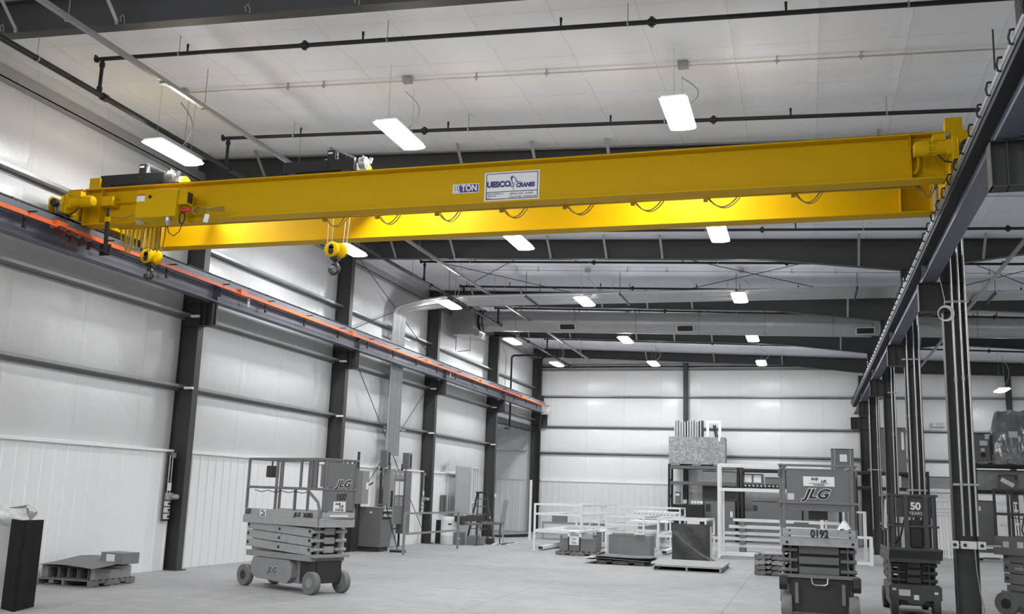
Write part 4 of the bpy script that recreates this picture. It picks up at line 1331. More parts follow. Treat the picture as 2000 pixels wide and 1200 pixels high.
def jlg(parent, loc, size, rot, back=True):
    """slanted dark maker lettering with a light edge"""
    if back:
        o = text('JLG', size, 'paper', parent, loc, rot, bold=size*.075, shear=.38, ext=.0015, sx=1.18)
        d = Matrix.Rotation(rot[2], 3, 'Z') @ Vector((0, -.0035, 0))
        loc = Vector(loc)+d
    text('JLG', size, 'black', parent, loc, rot, bold=size*.03, shear=.38, ext=.0015, sx=1.18)


RN = (math.pi/2, 0, 0)                 # lettering on the near (-y) side
RFN = (math.pi/2, 0, math.pi/2)        # lettering on the front (+x) end


def indy(parent, c, s, rot, wide=False):
    """white rental sticker centred at c, s = width"""
    R = Matrix.Rotation(rot[2], 3, 'Z')
    c = Vector(c)
    hgt = s*.32 if wide else s*.62
    MB().cbox(c, (s, .003, hgt), rz=rot[2]).build('sticker', 'white', parent)
    f = c+R @ Vector((0, -.0025, 0))
    q = hgt/(.62)
    text('Indy', .26*q, 'black', parent, f+R @ Vector((-.14*s, 0, .27*hgt)), rot, bold=.004*s, shear=.3)
    text('Lift', .26*q, 'black', parent, f+R @ Vector((.14*s, 0, .02*hgt)), rot, bold=.004*s, shear=.3)
    text('763.428.5355', .13*q, 'black', parent, f+R @ Vector((0, 0, -.36*hgt)), rot, bold=.001)
    MB().cbox(f+R @ Vector((0, 0, -.2*hgt)), (.62*s, .001, .05*hgt), rz=rot[2]).build('sticker_band', 'lift_panel', parent)


t = lift('grey scissor lift numbered 1537, standing before the left wall between the first two columns', (-8.836, 16.276, 0), math.atan2(-.79, 1.75),
         posts=(0, .40, .47, .72, .86, .92), lower=(0, .40, .66))
w = .38
for z, hh, zz0 in ((1.40, 1.74, 0), (1.79, 2.22, 1)):
    MB().box(1.155, 1.175, -w+.07 if zz0 == 0 else -w+.09, w-.05, z, hh).build('front_panel', 'lift_panel', t, bevel=.004)
MB().box(1.13, 1.15, -w-.03, -w+.07, 1.8, 2.17).build('front_panel', 'lift_panel', t)
MB().box(1.13, 1.15, w-.07, w+.03, 1.8, 2.15).build('front_panel', 'lift_panel', t)
jlg(t, (1.178, 0.05, 1.86), .17, RFN)
text('1537', .14, 'black', t, (1.178, .03, 1.63), RFN, bold=.004, sx=.8)
indy(t, (1.178, 0, 1.475), .27, RFN)
text('1537', .12, 'black', t, (-.93, -.394, 1.315), RN, bold=.003, sx=.75)
indy(t, (-.47, -.392, 1.31), .19, RN)
jlg(t, (.52, -.394, 1.31), .10, RN, False)
text('2630ES', .105, 'black', t, (.83, -.394, 1.31), RN, bold=.002, sx=.85)
jlg(t, (-.12, -.357, .33), .14, RN)
MB().box(-.18, .25, -.37, -.352, .83, .87).build('arm_bracket', 'lift_light', t, bevel=.006)
MB().box(1.17, 1.19, -.2, .2, 1.3, 1.33).build('label_strip', 'paper', t)

# wide lift numbered 0192, seen from its end
t = lift('wide grey scissor lift numbered 0192, seen end on in front of the shelving', (0.115, 17.25, 0), -math.pi/2+.03, W=1.13, wb=.95, x0=-1.1, x1=1.12, wr=.215, ww=.15,
         zb=(.30, .70), zs=(.70, 1.16), zd=(1.15, 1.42), zm=1.80, zt=2.37, posts=(0, .3, .55, .8, .97), lower=(0, .5, .97), diag=False, arm='lift_panel', body='lift_panel')
w = .565
MB().box(1.115, 1.13, -w+.1, w-.1, 1.68, 2.29).build('front_panel', 'lift_panel', t, bevel=.004)
indy(t, (1.133, .02, 2.13), .46, RFN, wide=True)
jlg(t, (1.135, -.03, 1.935), .20, RFN)
MB().box(1.132, 1.134, -.45, -.35, 1.84, 1.94).build('sticker', 'lamp_housing', t)
text('0192', .155, 'black', t, (1.154, .01, 1.335), RFN, bold=.006, sx=.85)
for yy in (-.43, .45):
    for z in (1.3, 1.38):
        MB().lathe([(.014, 0), (.014, .004)], (1.15, yy, z), 'x', 12).build('bolt', 'black', t)
for yy in (-.47, .49):
    MB().lathe([(.022, 0), (.022, .006)], (1.132, yy, 1.2), 'x', 14).build('bolt', 'black', t)
MB().box(.95, 1.1, -.14, .14, 1.55, 1.69).build('tray_box', 'black', t)
MB().path([(1.09, -.12, .68), (1.1, -.11, .60), (1.1, -.07, .575), (1.1, .07, .575), (1.1, .11, .60), (1.09, .12, .68)], .012, 8).build('tow_loop', 'silver_pin', t, smooth=True)
MB().box(.5, 1.02, -w+.14, w-.14, .16, .66).build('drive_box', 'chassis_dark', t)
for sy in (-1, 1):
    MB().prism([(.86, .70), (1.1, .70), (1.1, .56), (1.02, .48), (.86, .5)], 'y', sy*w-.09 if sy > 0 else sy*w-.03, sy*w+.03 if sy > 0 else sy*w+.09).build('mudguard', 'chassis_dark', t, bevel=.006)
    MB().bar((1.1, sy*.34, .60), (1.1, sy*.34, .30), .03, .05).build('outrigger_arm', 'lift_panel', t)
    MB().path([(1.12, sy*(w-.1), 2.36), (1.16, sy*(w+.0), 2.30), (1.13, sy*(w+.01), 2.2)], .02, 8).build('rail_corner', 'lift_panel', t)
rag = MB()
rag.sheet(lambda u, v: Vector((1.0+.16*u, .28+.2*v, 1.42+.13*math.sin(math.pi*u)*math.sin(math.pi*v)+.015*math.sin(17*u+11*v))), 10, 10)
o = rag.build('paper_rag', 'paper', t, smooth=True)
tag_ = MB().box(.9, 1.05, -.36, -.14, 1.43, 1.5).build('tool_bag', 'lift_panel', t)

# dark lift with 50 YEARS panel
t = lift('dark scissor lift with the words 50 YEARS on its panel, second from the right', (1.66, 18.95, 0), -math.pi/2+.02, W=.76, wb=.72, x0=-.85, x1=.92, wr=.19, ww=.11,
         zb=(.2, .50), zs=(.52, .90), zd=(.88, 1.10), zm=1.47, zt=1.98, posts=(0, .5, .95), lower=(0, .5, .95), diag=False,
         arm='lift_dark', body='lift_dark', deck='lift_dark', rail='lift_dark', tyre='dark_tyre')
w = .38
MB().box(.90, .91, -w+.12, w-.06, 1.62, 1.96).build('front_panel', 'lift_dark', t)
text('50', .165, 'white', t, (.93, .045, 1.80), RFN, bold=.006)
text('YEARS', .075, 'lamp_housing', t, (.93, .045, 1.685), RFN, bold=.001)
for yy in (-.11, .20):
    MB().bar((.95, yy, 1.0), (.95, yy, 1.98), .05, .07, upv=(0, 1, 0)).build('rail_post', 'lift_dark', t, bevel=.004)
MB().box(.80, .93, -.06, .15, 1.12, 1.58).build('control_housing', 'black', t, bevel=.02)
MB().prism([(.92, .93), (1.04, 1.08), (1.04, 1.11), (.6, 1.11), (.6, .93)], 'y', -w-.02, w+.05).build('tool_tray', 'lift_dark', t, bevel=.008)
MB().prism([(-w-.03, .50), (-w-.03, .28), (-.16, .26), (-.1, .20), (.1, .20), (.16, .26), (w+.03, .28), (w+.03, .50)], 'x', .72, .86).build('front_cover', 'lift_dark', t, bevel=.012)
MB().box(.861, .864, -.26, -.08, .34, .44).build('sticker', 'lamp_housing', t)
MB().box(.861, .864, -.36, -.30, .42, .46).build('sticker', 'lamp_housing', t)
MB().box(.861, .864, .29, .35, .38, .42).build('sticker', 'lamp_housing', t)
MB().box(.861, .868, -.03, .05, .28, .36).build('socket_panel', 'paper', t)
MB().path([(.9, -.1, 1.7), (.86, -.15, 1.5), (.88, -.2, 1.3), (.85, -.3, 1.15), (.8, -.36, 1.1)], .014, 8).build('control_cable', 'black', t, smooth=True)
MB().path([(.5, -w-.01, 1.9), (.35, -w-.01, 1.7), (.3, -w-.01, 1.45), (.45, -w-.01, 1.42), (.5, -w-.01, 1.7), (.62, -w-.01, 1.9), (.6, -w-.01, 1.42)], .009, 8).build('hanging_cord', 'paper', t, smooth=True)

# lift cut by the right edge of the photo
t = lift('dark grey scissor lift at the far right, cut by the photo edge', (4.05, 19.35, 0), math.radians(-32), W=.78, wb=.70, x0=-.85, x1=.9, wr=.20, ww=.11,
         zb=(.26, .52), zs=(.50, 1.04), zd=(1.02, 1.34), zm=1.72, zt=2.14, posts=(0, .14, .5, .8), lower=(0, .14, .5, .8), diag=False,
         arm='lift_panel', body='lift_panel', deck='lift_panel', rail='lift_dark')
for c in ((-.64, 1.2), (-.4, 1.2), (-.05, 1.2)):
    MB().box(c[0]-.05, c[0]+.05, -.405, -.395, c[1]-.05, c[1]+.05).build('sticker', 'lamp_housing', t)
MB().path([(-.3, -.41, 1.7), (-.35, -.42, 1.45), (-.25, -.42, 1.2), (-.28, -.42, 1.05)], .012, 8).build('control_cable', 'black', t, smooth=True)
text('mfx', .10, 'lamp_housing', t, (-.45, -.40, .80), RN, shear=.2)

# ---------------------------------------------------------------- pallets and cartons


def pallet(label, x0, x1, y0, y1, along='y', group='wooden pallets', z=0, m='wood', rz=0.0):
    """deck boards run along the other axis than the stringers"""
    cx, cy = (x0+x1)/2, (y0+y1)/2
    t = thing('pallet', label, 'pallet', (cx, cy, z), rz, group)
    W, D = x1-x0, y1-y0
    if along == 'x':
        for k in range(3):
            y = -D/2+.02+(D-.04)*k/2
            MB().box(-W/2, -W/4-.05, y-.02, y+.02, .016, .10).box(-W/4-.06, -W/4+.12, y-.02, y+.02, .055, .10).box(-W/4+.1, W/4-.1, y-.02, y+.02, .016, .10).box(W/4-.12, W/4+.06, y-.02, y+.02, .055, .10).box(W/4+.05, W/2, y-.02, y+.02, .016, .10).build('stringer', m, t)
        for k in range(8):
            x = -W/2+.05+(W-.1)*k/7
            MB().box(x-.045, x+.045, -D/2, D/2, .10, .117).build('deck_board', m, t)
        for x in (-W/2+.06, 0, W/2-.06):
            MB().box(x-.05, x+.05, -D/2, D/2, 0, .016).build('bottom_board', m, t)
    else:
        for k in range(3):
            x = -W/2+.02+(W-.04)*k/2
            MB().box(x-.02, x+.02, -D/2, -D/4-.05, .016, .10).box(x-.02, x+.02, -D/4-.06, -D/4+.12, .055, .10).box(x-.02, x+.02, -D/4+.1, D/4-.1, .016, .10).box(x-.02, x+.02, D/4-.12, D/4+.06, .055, .10).box(x-.02, x+.02, D/4+.05, D/2, .016, .10).build('stringer', m, t)
        for k in range(8):
            y = -D/2+.05+(D-.1)*k/7
            MB().box(-W/2, W/2, y-.045, y+.045, .10, .117).build('deck_board', m, t)
        for y in (-D/2+.06, 0, D/2-.06):
            MB().box(-W/2, W/2, y-.05, y+.05, 0, .016).build('bottom_board', m, t)
    return t


# steel angle and wrapped bundle at the left photo edge
a, b, c = P0(1, 1190), P0(26, 1196), P0(66, 1186)
hz = un(86, 1015, 'y', 11.9).z
mb = MB()
for (p, q) in ((a, b), (b, c)):
    d = (q-p).normalized()
    n = Vector((-d.y, d.x, 0))*.03
    mb._add([p, q, q+n, p+n, p+Vector((0, 0, hz)), q+Vector((0, 0, hz-.01)), q+n+Vector((0, 0, hz-.01)), p+n+Vector((0, 0, hz))], [(0, 3, 2, 1), (4, 5, 6, 7), (0, 1, 5, 4), (1, 2, 6, 5), (2, 3, 7, 6), (3, 0, 4, 7)])
mat('rusty_dark', .014, .8, var=.5, scale=5, dirt=.5, bump=.3, bscale=12, spec=.15)
o = mb.build('steel_angle', 'rusty_dark')
tag(o, 'heavy dark steel angle piece standing upright on the floor at the left photo edge', 'steel piece')
c = P0(-25, 1176)
t = thing('wrapped_bundle', 'tall bundle wrapped in cloth and plastic at the left photo edge, behind the steel angle', 'wrapped bundle', (c.x-.25, c.y+.45, 0))
mb = MB()
mb.sheet(lambda u, v: Vector(((.27+.02*math.sin(9*v+5*u))*math.cos(2*math.pi*u), (.27+.02*math.sin(7*v+6*u))*math.sin(2*math.pi*u), 1.12*v)), 28, 10)
mb.build('bundle', 'cardboard_light', t, smooth=True)
mb = MB()
mb.sheet(lambda u, v: Vector(((.02+.33*math.sin(math.pi*(.15+.6*v))+.035*math.sin(17*u+9*v))*math.cos(2*math.pi*u)+.05, (.02+.32*math.sin(math.pi*(.15+.6*v))+.03*math.sin(13*u))*math.sin(2*math.pi*u), 1.02+.34*v+.03*math.sin(12*u))), 36, 10)
mb.build('plastic_cap', mat('milky_plastic', .55, .25, var=.3, scale=9, bump=.6, bscale=14), t, smooth=True)
a, b = un(18, 1040, 'y', 11.75), un(1, 1150, 'y', 11.55)
o = MB().bar((-10.66, 11.9, 0), (-10.56, 11.98, 1.02), .05, .03).build('white_board', 'white_frame')
tag(o, 'thin white board leaning behind the dark steel angle at the left photo edge', 'board')

# pallet with square tubes, cardboard and box
pallet('pallet carrying square steel tubes and cardboard, by the nearest left wall panel', -12.70, -11.62, 14.42, 15.62)
z0 = .118
for k in range(4):
    x = -12.52+.197*k
    o = MB()
    y0_, y1_ = 14.50+.03*(k == 3), 15.5
    T = .012
    o.box(x, x+.185, y0_, y1_, z0, z0+T).box(x, x+.185, y0_, y1_, z0+.20-T, z0+.20).box(x, x+T, y0_, y1_, z0+T, z0+.20-T).box(x+.185-T, x+.185, y0_, y1_, z0+T, z0+.20-T)
    o = o.build('square_tube', 'lift_panel')
    tag(o, '%s of four open square steel tubes on the pallet by the left wall' % ('leftmost', 'second from left', 'third from left', 'rightmost')[k], 'steel tube', 'square steel tubes on the pallet')
o = MB().box(-12.68, -12.54, 14.5, 15.5, z0, z0+.2).build('carton', 'cardboard')
tag(o, 'grey carton left of the square tubes on the pallet', 'carton')
o = MB().box(-11.72, -11.63, 14.55, 15.5, z0, z0+.2).build('carton', 'cardboard_light')
tag(o, 'light carton right of the square tubes on the pallet', 'carton')
mb = MB()
mb.sheet(lambda u, v: Vector((-12.72+1.15*u+.03*math.sin(5*v), 14.40+1.15*v, z0+.215+.10*v+.03*math.sin(math.pi*u)-.02*u)), 10, 8, .012)
o = mb.build('cardboard_sheet', 'cardboard_light')
tag(o, 'large creased cardboard sheet covering the square tubes on the pallet', 'cardboard')
mb = MB()
mb.sheet(lambda u, v: Vector((-12.72+1.35*u, 14.44+.5*v, z0+.206-.02*u+.01*math.sin(9*u))), 10, 4, .01)
o = mb.build('cardboard_sheet', 'black')
tag(o, 'dark sheet between the square tubes and the cardboard on the pallet', 'cardboard')
o = thing('carton', 'grey carton with white label lying on top at the right of the tube pallet', 'carton', (-11.65, 15.25, z0+.24), -.12)
MB().box(-.3, .2, -.2, .2, 0, .19).build('box', 'cardboard', o, bevel=.004)
MB().box(-.17, .02, -.203, -.2, .04, .16).build('label', 'paper', o)
o = MB().box(-11.85, -11.68, 15.1, 15.5, z0+.2, z0+.24).build('wood_block', 'wood')
tag(o, 'small wood block under the carton on the tube pallet', 'wood block')

# ---------------------------------------------------------------- transformer, panel boards, disconnects
mat('cabinet_grey', .145, .45, var=.04, scale=2)
mat('cabinet_light', .24, .45, var=.04, scale=2)
t = thing('transformer_cabinet', 'grey floor standing transformer cabinet with sloped louvred side, by the left wall', 'electrical cabinet', (-12.26, 27.3, 0))
ht = un(740, 992, 'y', 27.0).z
MB().box(-.40, .36, -.32, .42, .13, ht).build('body', 'cabinet_grey', t, bevel=.012)
MB().box(-.36, .30, -.28, .38, 0, .13).build('plinth', 'chassis_dark', t)
MB().box(-.42, .38, -.34, .44, ht-.02, ht+.01).build('top', 'cabinet_light', t)
for z in (ht-.18, ht-.34):
    MB().box(.361, .366, -.24, .36, z, z+.07).build('louvre', 'black', t)
    MB().cbox((.385, .06, z+.09), (.05, .62, .03), ry=.7).build('louvre_hood', 'cabinet_light', t)
MB().box(.361, .364, -.12, -.02, .95, 1.35).build('notice', 'paper', t)
MB().box(-.02, .06, -.323, -.32, ht-.17, ht-.12).build('badge', 'paper', t)
# board frame with panel boards
YB1, YB2 = 28.55, 30.2
t = thing('panel_board_rack', 'steel strut rack with grey electrical panel boards on the left wall below the conduit bundle', 'electrical panels', (-12.55, 29.4, 0))
off_ = t.location
for y in (YB1, YB1+.62, YB2):
    MB().box(-12.72, -12.66, y, y+.05, 0, 2.62).build('post', 'dark_steel', t, world=True)
for z in (.55, 1.3, 2.3):
    MB().box(-12.66, -12.62, YB1-.1, YB2+.1, z, z+.04).build('strut', 'galvanised', t, world=True)
MB().box(-12.62, -12.40, 28.62, 29.0, .72, 2.42).build('panel_board', 'cabinet_light', t, world=True, bevel=.006)
MB().box(-12.62, -12.42, 29.02, 29.78, .72, 2.40).build('panel_board', 'cabinet_grey', t, world=True, bevel=.006)
MB().box(-12.62, -12.36, 29.80, 30.28, .42, 2.40).build('panel_board', 'cabinet_grey', t, world=True, bevel=.006)
MB().box(-12.42, -12.41, 29.05, 29.39, 2.12, 2.38).box(-12.42, -12.41, 29.42, 29.76, 2.12, 2.38).build('panel_cover', 'cabinet_light', t, world=True)
for y in (29.07, 29.44):
    MB().box(-12.42, -12.405, y, y+.30, 1.62, 2.05).build('breaker_door', 'lamp_housing', t, world=True)
    MB().box(-12.42, -12.405, y+.03, y+.26, 1.28, 1.56).build('breaker_door', 'cabinet_light', t, world=True)
for y in (29.22, 29.6, 28.9):
    MB().lathe([(.03, 0), (.03, .012)], (-12.405, y, 2.28), 'x', 14).build('indicator', 'paper', t, world=True)
for k, (y, lab) in enumerate(((28.35, 'grey disconnect box on top left of the panel board rack'), (30.12, 'grey disconnect box on top right of the panel board rack'))):
    q = thing('disconnect_box', lab, 'electrical box', (-12.55, y, 2.46), group='disconnect boxes over the panel rack')
    MB().box(-.1, .12, 0, .28, 0, .52).build('box', 'cabinet_grey', q, bevel=.006)
    MB().box(.12, .125, .12, .26, .06, .46).build('door', 'black', q)
    MB().tube((0, .1, -.06), (0, .1, 0), .03, 10).build('fitting', 'galvanised', q)
MB().tube((-12.4, 28.78, .3), (-12.4, 28.78, 1.75), .05, 12).build('flexible_conduit', 'black', t, world=True)
q = thing('disconnect_box', 'grey safety switch box with lever, on a post behind lift 1537', 'electrical box', (-12.5, 26.75, 1.35))
MB().box(-.1, .15, -.22, .22, 0, .95).build('box', 'cabinet_light', q, bevel=.008)
MB().box(.15, .16, .02, .16, .42, .62).build('label', 'paper', q)
MB().bar((.16, .24, .55), (.2, .36, .62), .035).build('lever', 'black', q)
MB().box(-.12, -.06, -.1, -.04, -1.35, 1.5).box(-.12, -.06, .1, .16, -1.35, .3).build('post', 'dark_steel', q)
for k in range(3):
    o = MB().tube((-12.62, 26.2+.16*k, 0), (-12.62, 26.2+.16*k, 1.4), .035, 10).build('floor_conduit', 'black', q, world=True, smooth=True)

# broom
a = un(784, 1078, 'z', .03)
top = un(753, 985, 'x', -11.82)
t = thing('push_broom', 'push broom with black handle leaning against the transformer cabinet', 'broom', (a.x-.1, a.y, 0))
hb = Vector((a.x-.12, a.y, .06))
MB().tube(hb, (top.x, top.y, top.z), .014, 8).build('handle', 'black', t, world=True)
MB().cbox(hb, (.46, .09, .05), rz=.1).build('brush_block', 'wood', t, world=True)
MB().cbox(hb-Vector((0, 0, .035)), (.46, .11, .05), rz=.1).build('bristles', 'black', t, world=True)

# guard railing
a, b = P0(787, 1086), P0(893, 1073)
zr = un(790, 1002, 'y', a.y).z
t = thing('guard_railing', 'grey floor mounted guard railing with two posts, beside the broom', 'railing', ((a.x+b.x)/2, (a.y+b.y)/2, 0))
for p in (a, b):
    MB().box(p.x-.03, p.x+.03, p.y-.03, p.y+.03, 0, zr).build('post', 'cabinet_light', t, world=True)
    MB().box(p.x-.07, p.x+.07, p.y-.07, p.y+.07, 0, .01).build('base_plate', 'lamp_housing', t, world=True)
for z in (zr-.02, zr*.5):
    MB().bar((a.x, a.y, z), (b.x, b.y, z), .04, .055).build('rail', 'cabinet_light', t, world=True)

# barrel
c = (P0(859, 1064)+P0(886, 1064))/2
zt = un(872, 1010, 'y', c.y).z
t = thing('drum', 'white plastic drum with black oval mark, standing behind the railing', 'barrel', (c.x, c.y+.15, 0))
MB().lathe([(.27, 0), (.285, .02), (.285, .30), (.29, .31), (.285, .33), (.285, zt-.12), (.29, zt-.1), (.285, zt-.08), (.27, zt)], (0, 0, 0), 'z', 32).build('body', 'white_frame', t, smooth=True)
MB().cbox((.12, -.262, zt-.24), (.11, .012, .05), rz=.4).build('oval_mark', 'black', t)

# sawhorses with dark pipe, toolbox, ladder, framed panel
H = .78
for k, (x, y, lab) in enumerate(((-11.3, 32.9, 'nearer folding sawhorse carrying the dark beam behind the drum'), (-11.0, 34.6, 'farther folding sawhorse carrying the dark beam'))):
    t = thing('sawhorse', lab, 'sawhorse', (x, y, 0), group='sawhorses')
    MB().box(-.5, .5, -.05, .05, H-.12, H-.02).build('top_bar', 'wood', t)
    for sx in (-1, 1):
        for sy in (-1, 1):
            MB().bar((sx*.4, sy*.04, H-.06), (sx*.46, sy*.26, 0), .045, .03).build('leg', 'lamp_housing' if sx*sy > 0 else 'dark_steel', t)
        MB().bar((sx*.43, -.16, .32), (sx*.43, .16, .32), .03).build('brace', 'wood', t)
o = MB().box(-11.55, -11.30, 32.3, 35.6, H, H+.2).build('dark_beam', 'chassis_dark')
tag(o, 'dark steel beam lying across the two sawhorses', 'beam')
o = thing('bolt_head', 'small silver cap at the end of the dark beam on the sawhorses', 'cap', (-11.28, 35.4, H+.1))
MB().lathe([(.04, 0), (.03, .02)], (0, 0, 0), 'x', 12).build('cap', 'paper', o)
mb = MB()
for k in range(5):
    cx, cy = -11.45+.05*random.random(), 32.6+.28*k
    mb.path([(cx+.1*math.cos(q)*(1+.3*math.sin(3*q)), cy+.17*math.sin(q), H+.215+.02*math.sin(2*q)+.01*k) for q in [2*math.pi*j/16 for j in range(17)]], .014, 6)
o = mb.build('cable_coil', 'galvanised', smooth=True)
tag(o, 'light coiled cords heaped on the dark beam over the sawhorses', 'cord')
for k, (x, y, w_, d_, h_, m_, lab) in enumerate(((-11.5, 32.75, .30, .35, .42, 'cabinet_grey', 'small dark steel box with label under the near end of the dark beam'), (-11.05, 33.2, .6, .35, .28, 'cardboard', 'low carton under the sawhorses'),
                                                 (-10.95, 34.3, .4, .4, .20, 'chassis_dark', 'dark scrap pile on the floor under the farther sawhorse'))):
    q = thing('floor_box', lab, 'box', (x, y, 0), .1*k)
    MB().box(-w_/2, w_/2, -d_/2, d_/2, 0, h_).build('box', m_, q, bevel=.006)
    if k == 0:
        MB().box(-.05, .07, -d_/2-.003, -d_/2, .18, .25).build('label', 'paper', q)
for k in range(6):
    o = MB().bar((-10.9+.14*k, 33.6+.1*k, .016), (-11.2+.2*k, 35.0+.15*k, .016), .06, .03).build('scrap_strip', ('galvanised', 'chassis_dark', 'paper')[k % 3])
    tag(o, ('pale metal', 'dark', 'white')[k % 3]+' scrap strip on the floor around the sawhorses, '+('nearer' if k < 3 else 'farther')+' one', 'scrap', 'scrap strips by the sawhorses')
t = thing('step_ladder', 'dark folding step ladder standing behind the sawhorses', 'ladder', (-11.55, 35.2, 0))
zl = un(933, 964, 'y', 35.2).z
for sx in (-1, 1):
    MB().bar((sx*.40, -.35, 0), (sx*.17, 0, zl), .07, .03).build('side_rail', 'chassis_dark', t)
    MB().bar((sx*.36, .55, 0), (sx*.15, .06, zl), .05, .03).build('rear_rail', 'cabinet_grey', t)
for k in range(6):
    u = (k+.8)/6.6
    MB().box(-(.40-.23*u), .40-.23*u, -.35+.35*u-.04, -.35+.35*u+.04, zl*u-.01, zl*u+.02).build('step', 'lamp_housing' if k == 2 else 'cabinet_grey', t)
MB().box(-.2, .2, -.1, .14, zl, zl+.06).build('top_cap', 'chassis_dark', t)
# tall framed panel leaning at the wall
t = thing('framed_panel', 'tall grey sheet with white barred frame leaning on the wall behind the ladder', 'framed panel', (-12.35, 36.1, 0))
zt = un(930, 912, 'y', 36).z
MB().box(-.12, -.08, -1.3, .35, .0, zt-.03).build('sheet', 'lift_light', t)
f = MB()
ya, yb_ = .38, 1.12
for y in (ya, ya+.24, ya+.48, yb_):
    f.box(-.1, -.02, y-.02, y+.02, 0, zt)
f.box(-.1, -.02, ya, yb_, zt-.05, zt).box(-.1, -.02, ya, yb_, zt*.5, zt*.5+.05)
f.build('barred_frame', 'white_frame', t)
MB().box(-.14, -.11, ya, yb_, 0, zt-.05).build('backing', 'chassis_dark', t)
q = thing('wall_box', 'small grey wall box on the wainscot behind the drum', 'electrical box', (WX+.06, 34.4, 1.05))
MB().box(-.04, .1, -.14, .14, 0, .6).build('box', 'cabinet_grey', q)
MB().box(.1, .105, -.14, -.08, 0, .6).build('edge', 'black', q)
q = thing('wall_box', 'small pale box on the wall above the wainscot left of the tall framed panel', 'electrical box', (XW+.22, 34.9, 2.55))
MB().box(-.04, .1, -.2, .2, 0, .28).build('box', 'lamp_housing', q)
o = MB()
o._add([(-12.45, 32.9, 0), (-11.95, 32.85, 0), (-12.3, 33.4, 0), (-12.45, 32.95, .8), (-12.28, 32.95, .8), (-12.4, 33.1, .8)], [(0, 1, 4, 3), (1, 2, 5, 4), (2, 0, 3, 5), (3, 4, 5), (0, 2, 1)])
o = o.build('black_bag', 'black')
tag(o, 'black bag slumped against the foot of the third left column', 'bag')
o = MB().cbox((-12.55, 41.3, .75), (.03, .6, 1.5), ry=.14).build('leaning_board', 'cardboard_light')
tag(o, 'tall board leaning beside the farther left column near the opening', 'board')
for k in range(2):
    o = MB().bar((-12.3, 39.6+.2*k, .05), (-11.5, 41.2+.5*k, .06+.02*k), .25, .06).build('black_scrap', 'black')
    tag(o, ('nearer', 'farther')[k]+' black scrap piece on the floor at the opening by the fourth column', 'scrap')

# ---------------------------------------------------------------- white steel frames


def tubes(mb, segs, w=.06):
    for p, q in segs:
        mb.bar(p, q, w)
    return mb


def rack(label, x0, x1, y0, y1, zs, group='white welded steel racks', w=.06, sled=True):
    t = thing('white_steel_rack', label, 'steel rack', ((x0+x1)/2, (y0+y1)/2, 0), group=group)
    zt = zs[-1]
    for x in (x0, x1):
        for y in (y0, y1):
            MB().box(x-w/2, x+w/2, y-w/2, y+w/2, 0, zt+w/2).build('post', 'white_frame', t, world=True)
    for z in zs:
        hh = w*(1.5 if z == zs[0] else 1)
        for y in (y0, y1):
            MB().box(x0+w/2, x1-w/2, y-w*.4, y+w*.4, z-hh/2, z+hh/2).build('rail', 'white_frame', t, world=True)
        for x in (x0, x1):
            MB().box(x-w*.4, x+w*.4, y0+w/2, y1-w/2, z-hh/2, z+hh/2).build('rail', 'white_frame', t, world=True)
    if sled:
        MB().box(x0+.1, x0+.28, y0+.1, y1, .03, .14).build('floor_skid', 'white_frame', t, world=True)
        MB().box(x0+.115, x0+.265, y0+.095, y0+.101, .045, .125).build('skid_opening', 'black', t, world=True)
    return t


ya = 31.75
Z = lambda px, py, y: un(px, py, 'y', y).z
X = lambda px, py, y: un(px, py, 'y', y).x
rack('white steel rack nearest the back left corner, left of the strapped carton', X(1043, 1070, ya), X(1135, 1040, ya), ya, 37.9, (Z(1044, 1037, ya), Z(1044, 1004, ya), Z(1044, 985, ya)))
o = MB().box(X(1036, 990, 38.5)-.04, X(1036, 990, 38.5)+.04, 38.46, 38.54, 0, Z(1036, 938, 38.5)).build('white_post', 'white_frame')
tag(o, 'tall slim white post standing by the far left corner column', 'post')
yb_ = 33.0
rack('white steel rack behind the carton and stacked sheets, middle of the frames', X(1184, 1060, yb_), X(1257, 1040, yb_), yb_, 36.5, (Z(1184, 1041, yb_), Z(1184, 1024, yb_), Z(1184, 1008, yb_)))
yc = 32.6
rack('white steel rack behind the wrapped sheet, right one of the low racks', X(1285, 1080, yc), X(1378, 1060, yc), yc, 35.6, (Z(1285, 1047, yc), Z(1311, 1015, yc)))
yd_ = 40.5
rack('long white steel rack at the back, in front of the shelving', X(1160, 1000, yd_), X(1328, 1000, yd_), yd_, 42.2, (Z(1240, 1008, yd_), Z(1240, 991, yd_)), sled=False)
rack('white steel rack at the back behind the left rack, near the corner', X(1138, 1000, 38.6), X(1170, 1000, 38.6), 38.6, 40.0, (Z(1150, 1018, 38.6), Z(1150, 1005, 38.6), Z(1150, 989, 38.6)), sled=False)
ye = 36.6
rack('small white steel rack with inner braces, right of the carton', X(1283, 1060, ye), X(1330, 1060, ye), ye, 37.9, (.12, Z(1290, 1040, ye),), sled=False)
# white panels resting in them
for (pa, pb, y, z, d, lab) in (((1228, 1030), (1305, 1030), 37.2, .95, 1.6, 'large white sheet lying on the middle white racks'), ((1232, 1020), (1300, 1020), 41.0, .98, 1.0, 'white sheet lying on the long back rack'),
                               ((1145, 1035), (1180, 1035), 34.5, .62, 1.4, 'white sheet lying between the first and second rack'), ((1060, 1040), (1130, 1040), 33.4, .56, 2.6, 'white plastic sheet heap inside the left rack')):
    xa_, xb2 = X(*pa, y), X(*pb, y)
    o = MB().box(xa_, xb2, y, y+d, z-.05, z).build('white_sheet', 'white')
    tag(o, lab, 'sheet', 'white sheets in the racks')
    if z > .6:
        q = MB().box(xa_+.3, xb2-.3, y+.3, y+d-.3, .0, z-.05).build('crate_stack', 'lift_light')
        tag(q, 'pale stacked parts under the '+lab.replace('large ', '').replace('lying ', ''), 'parts stack', 'parts stacked in the racks')
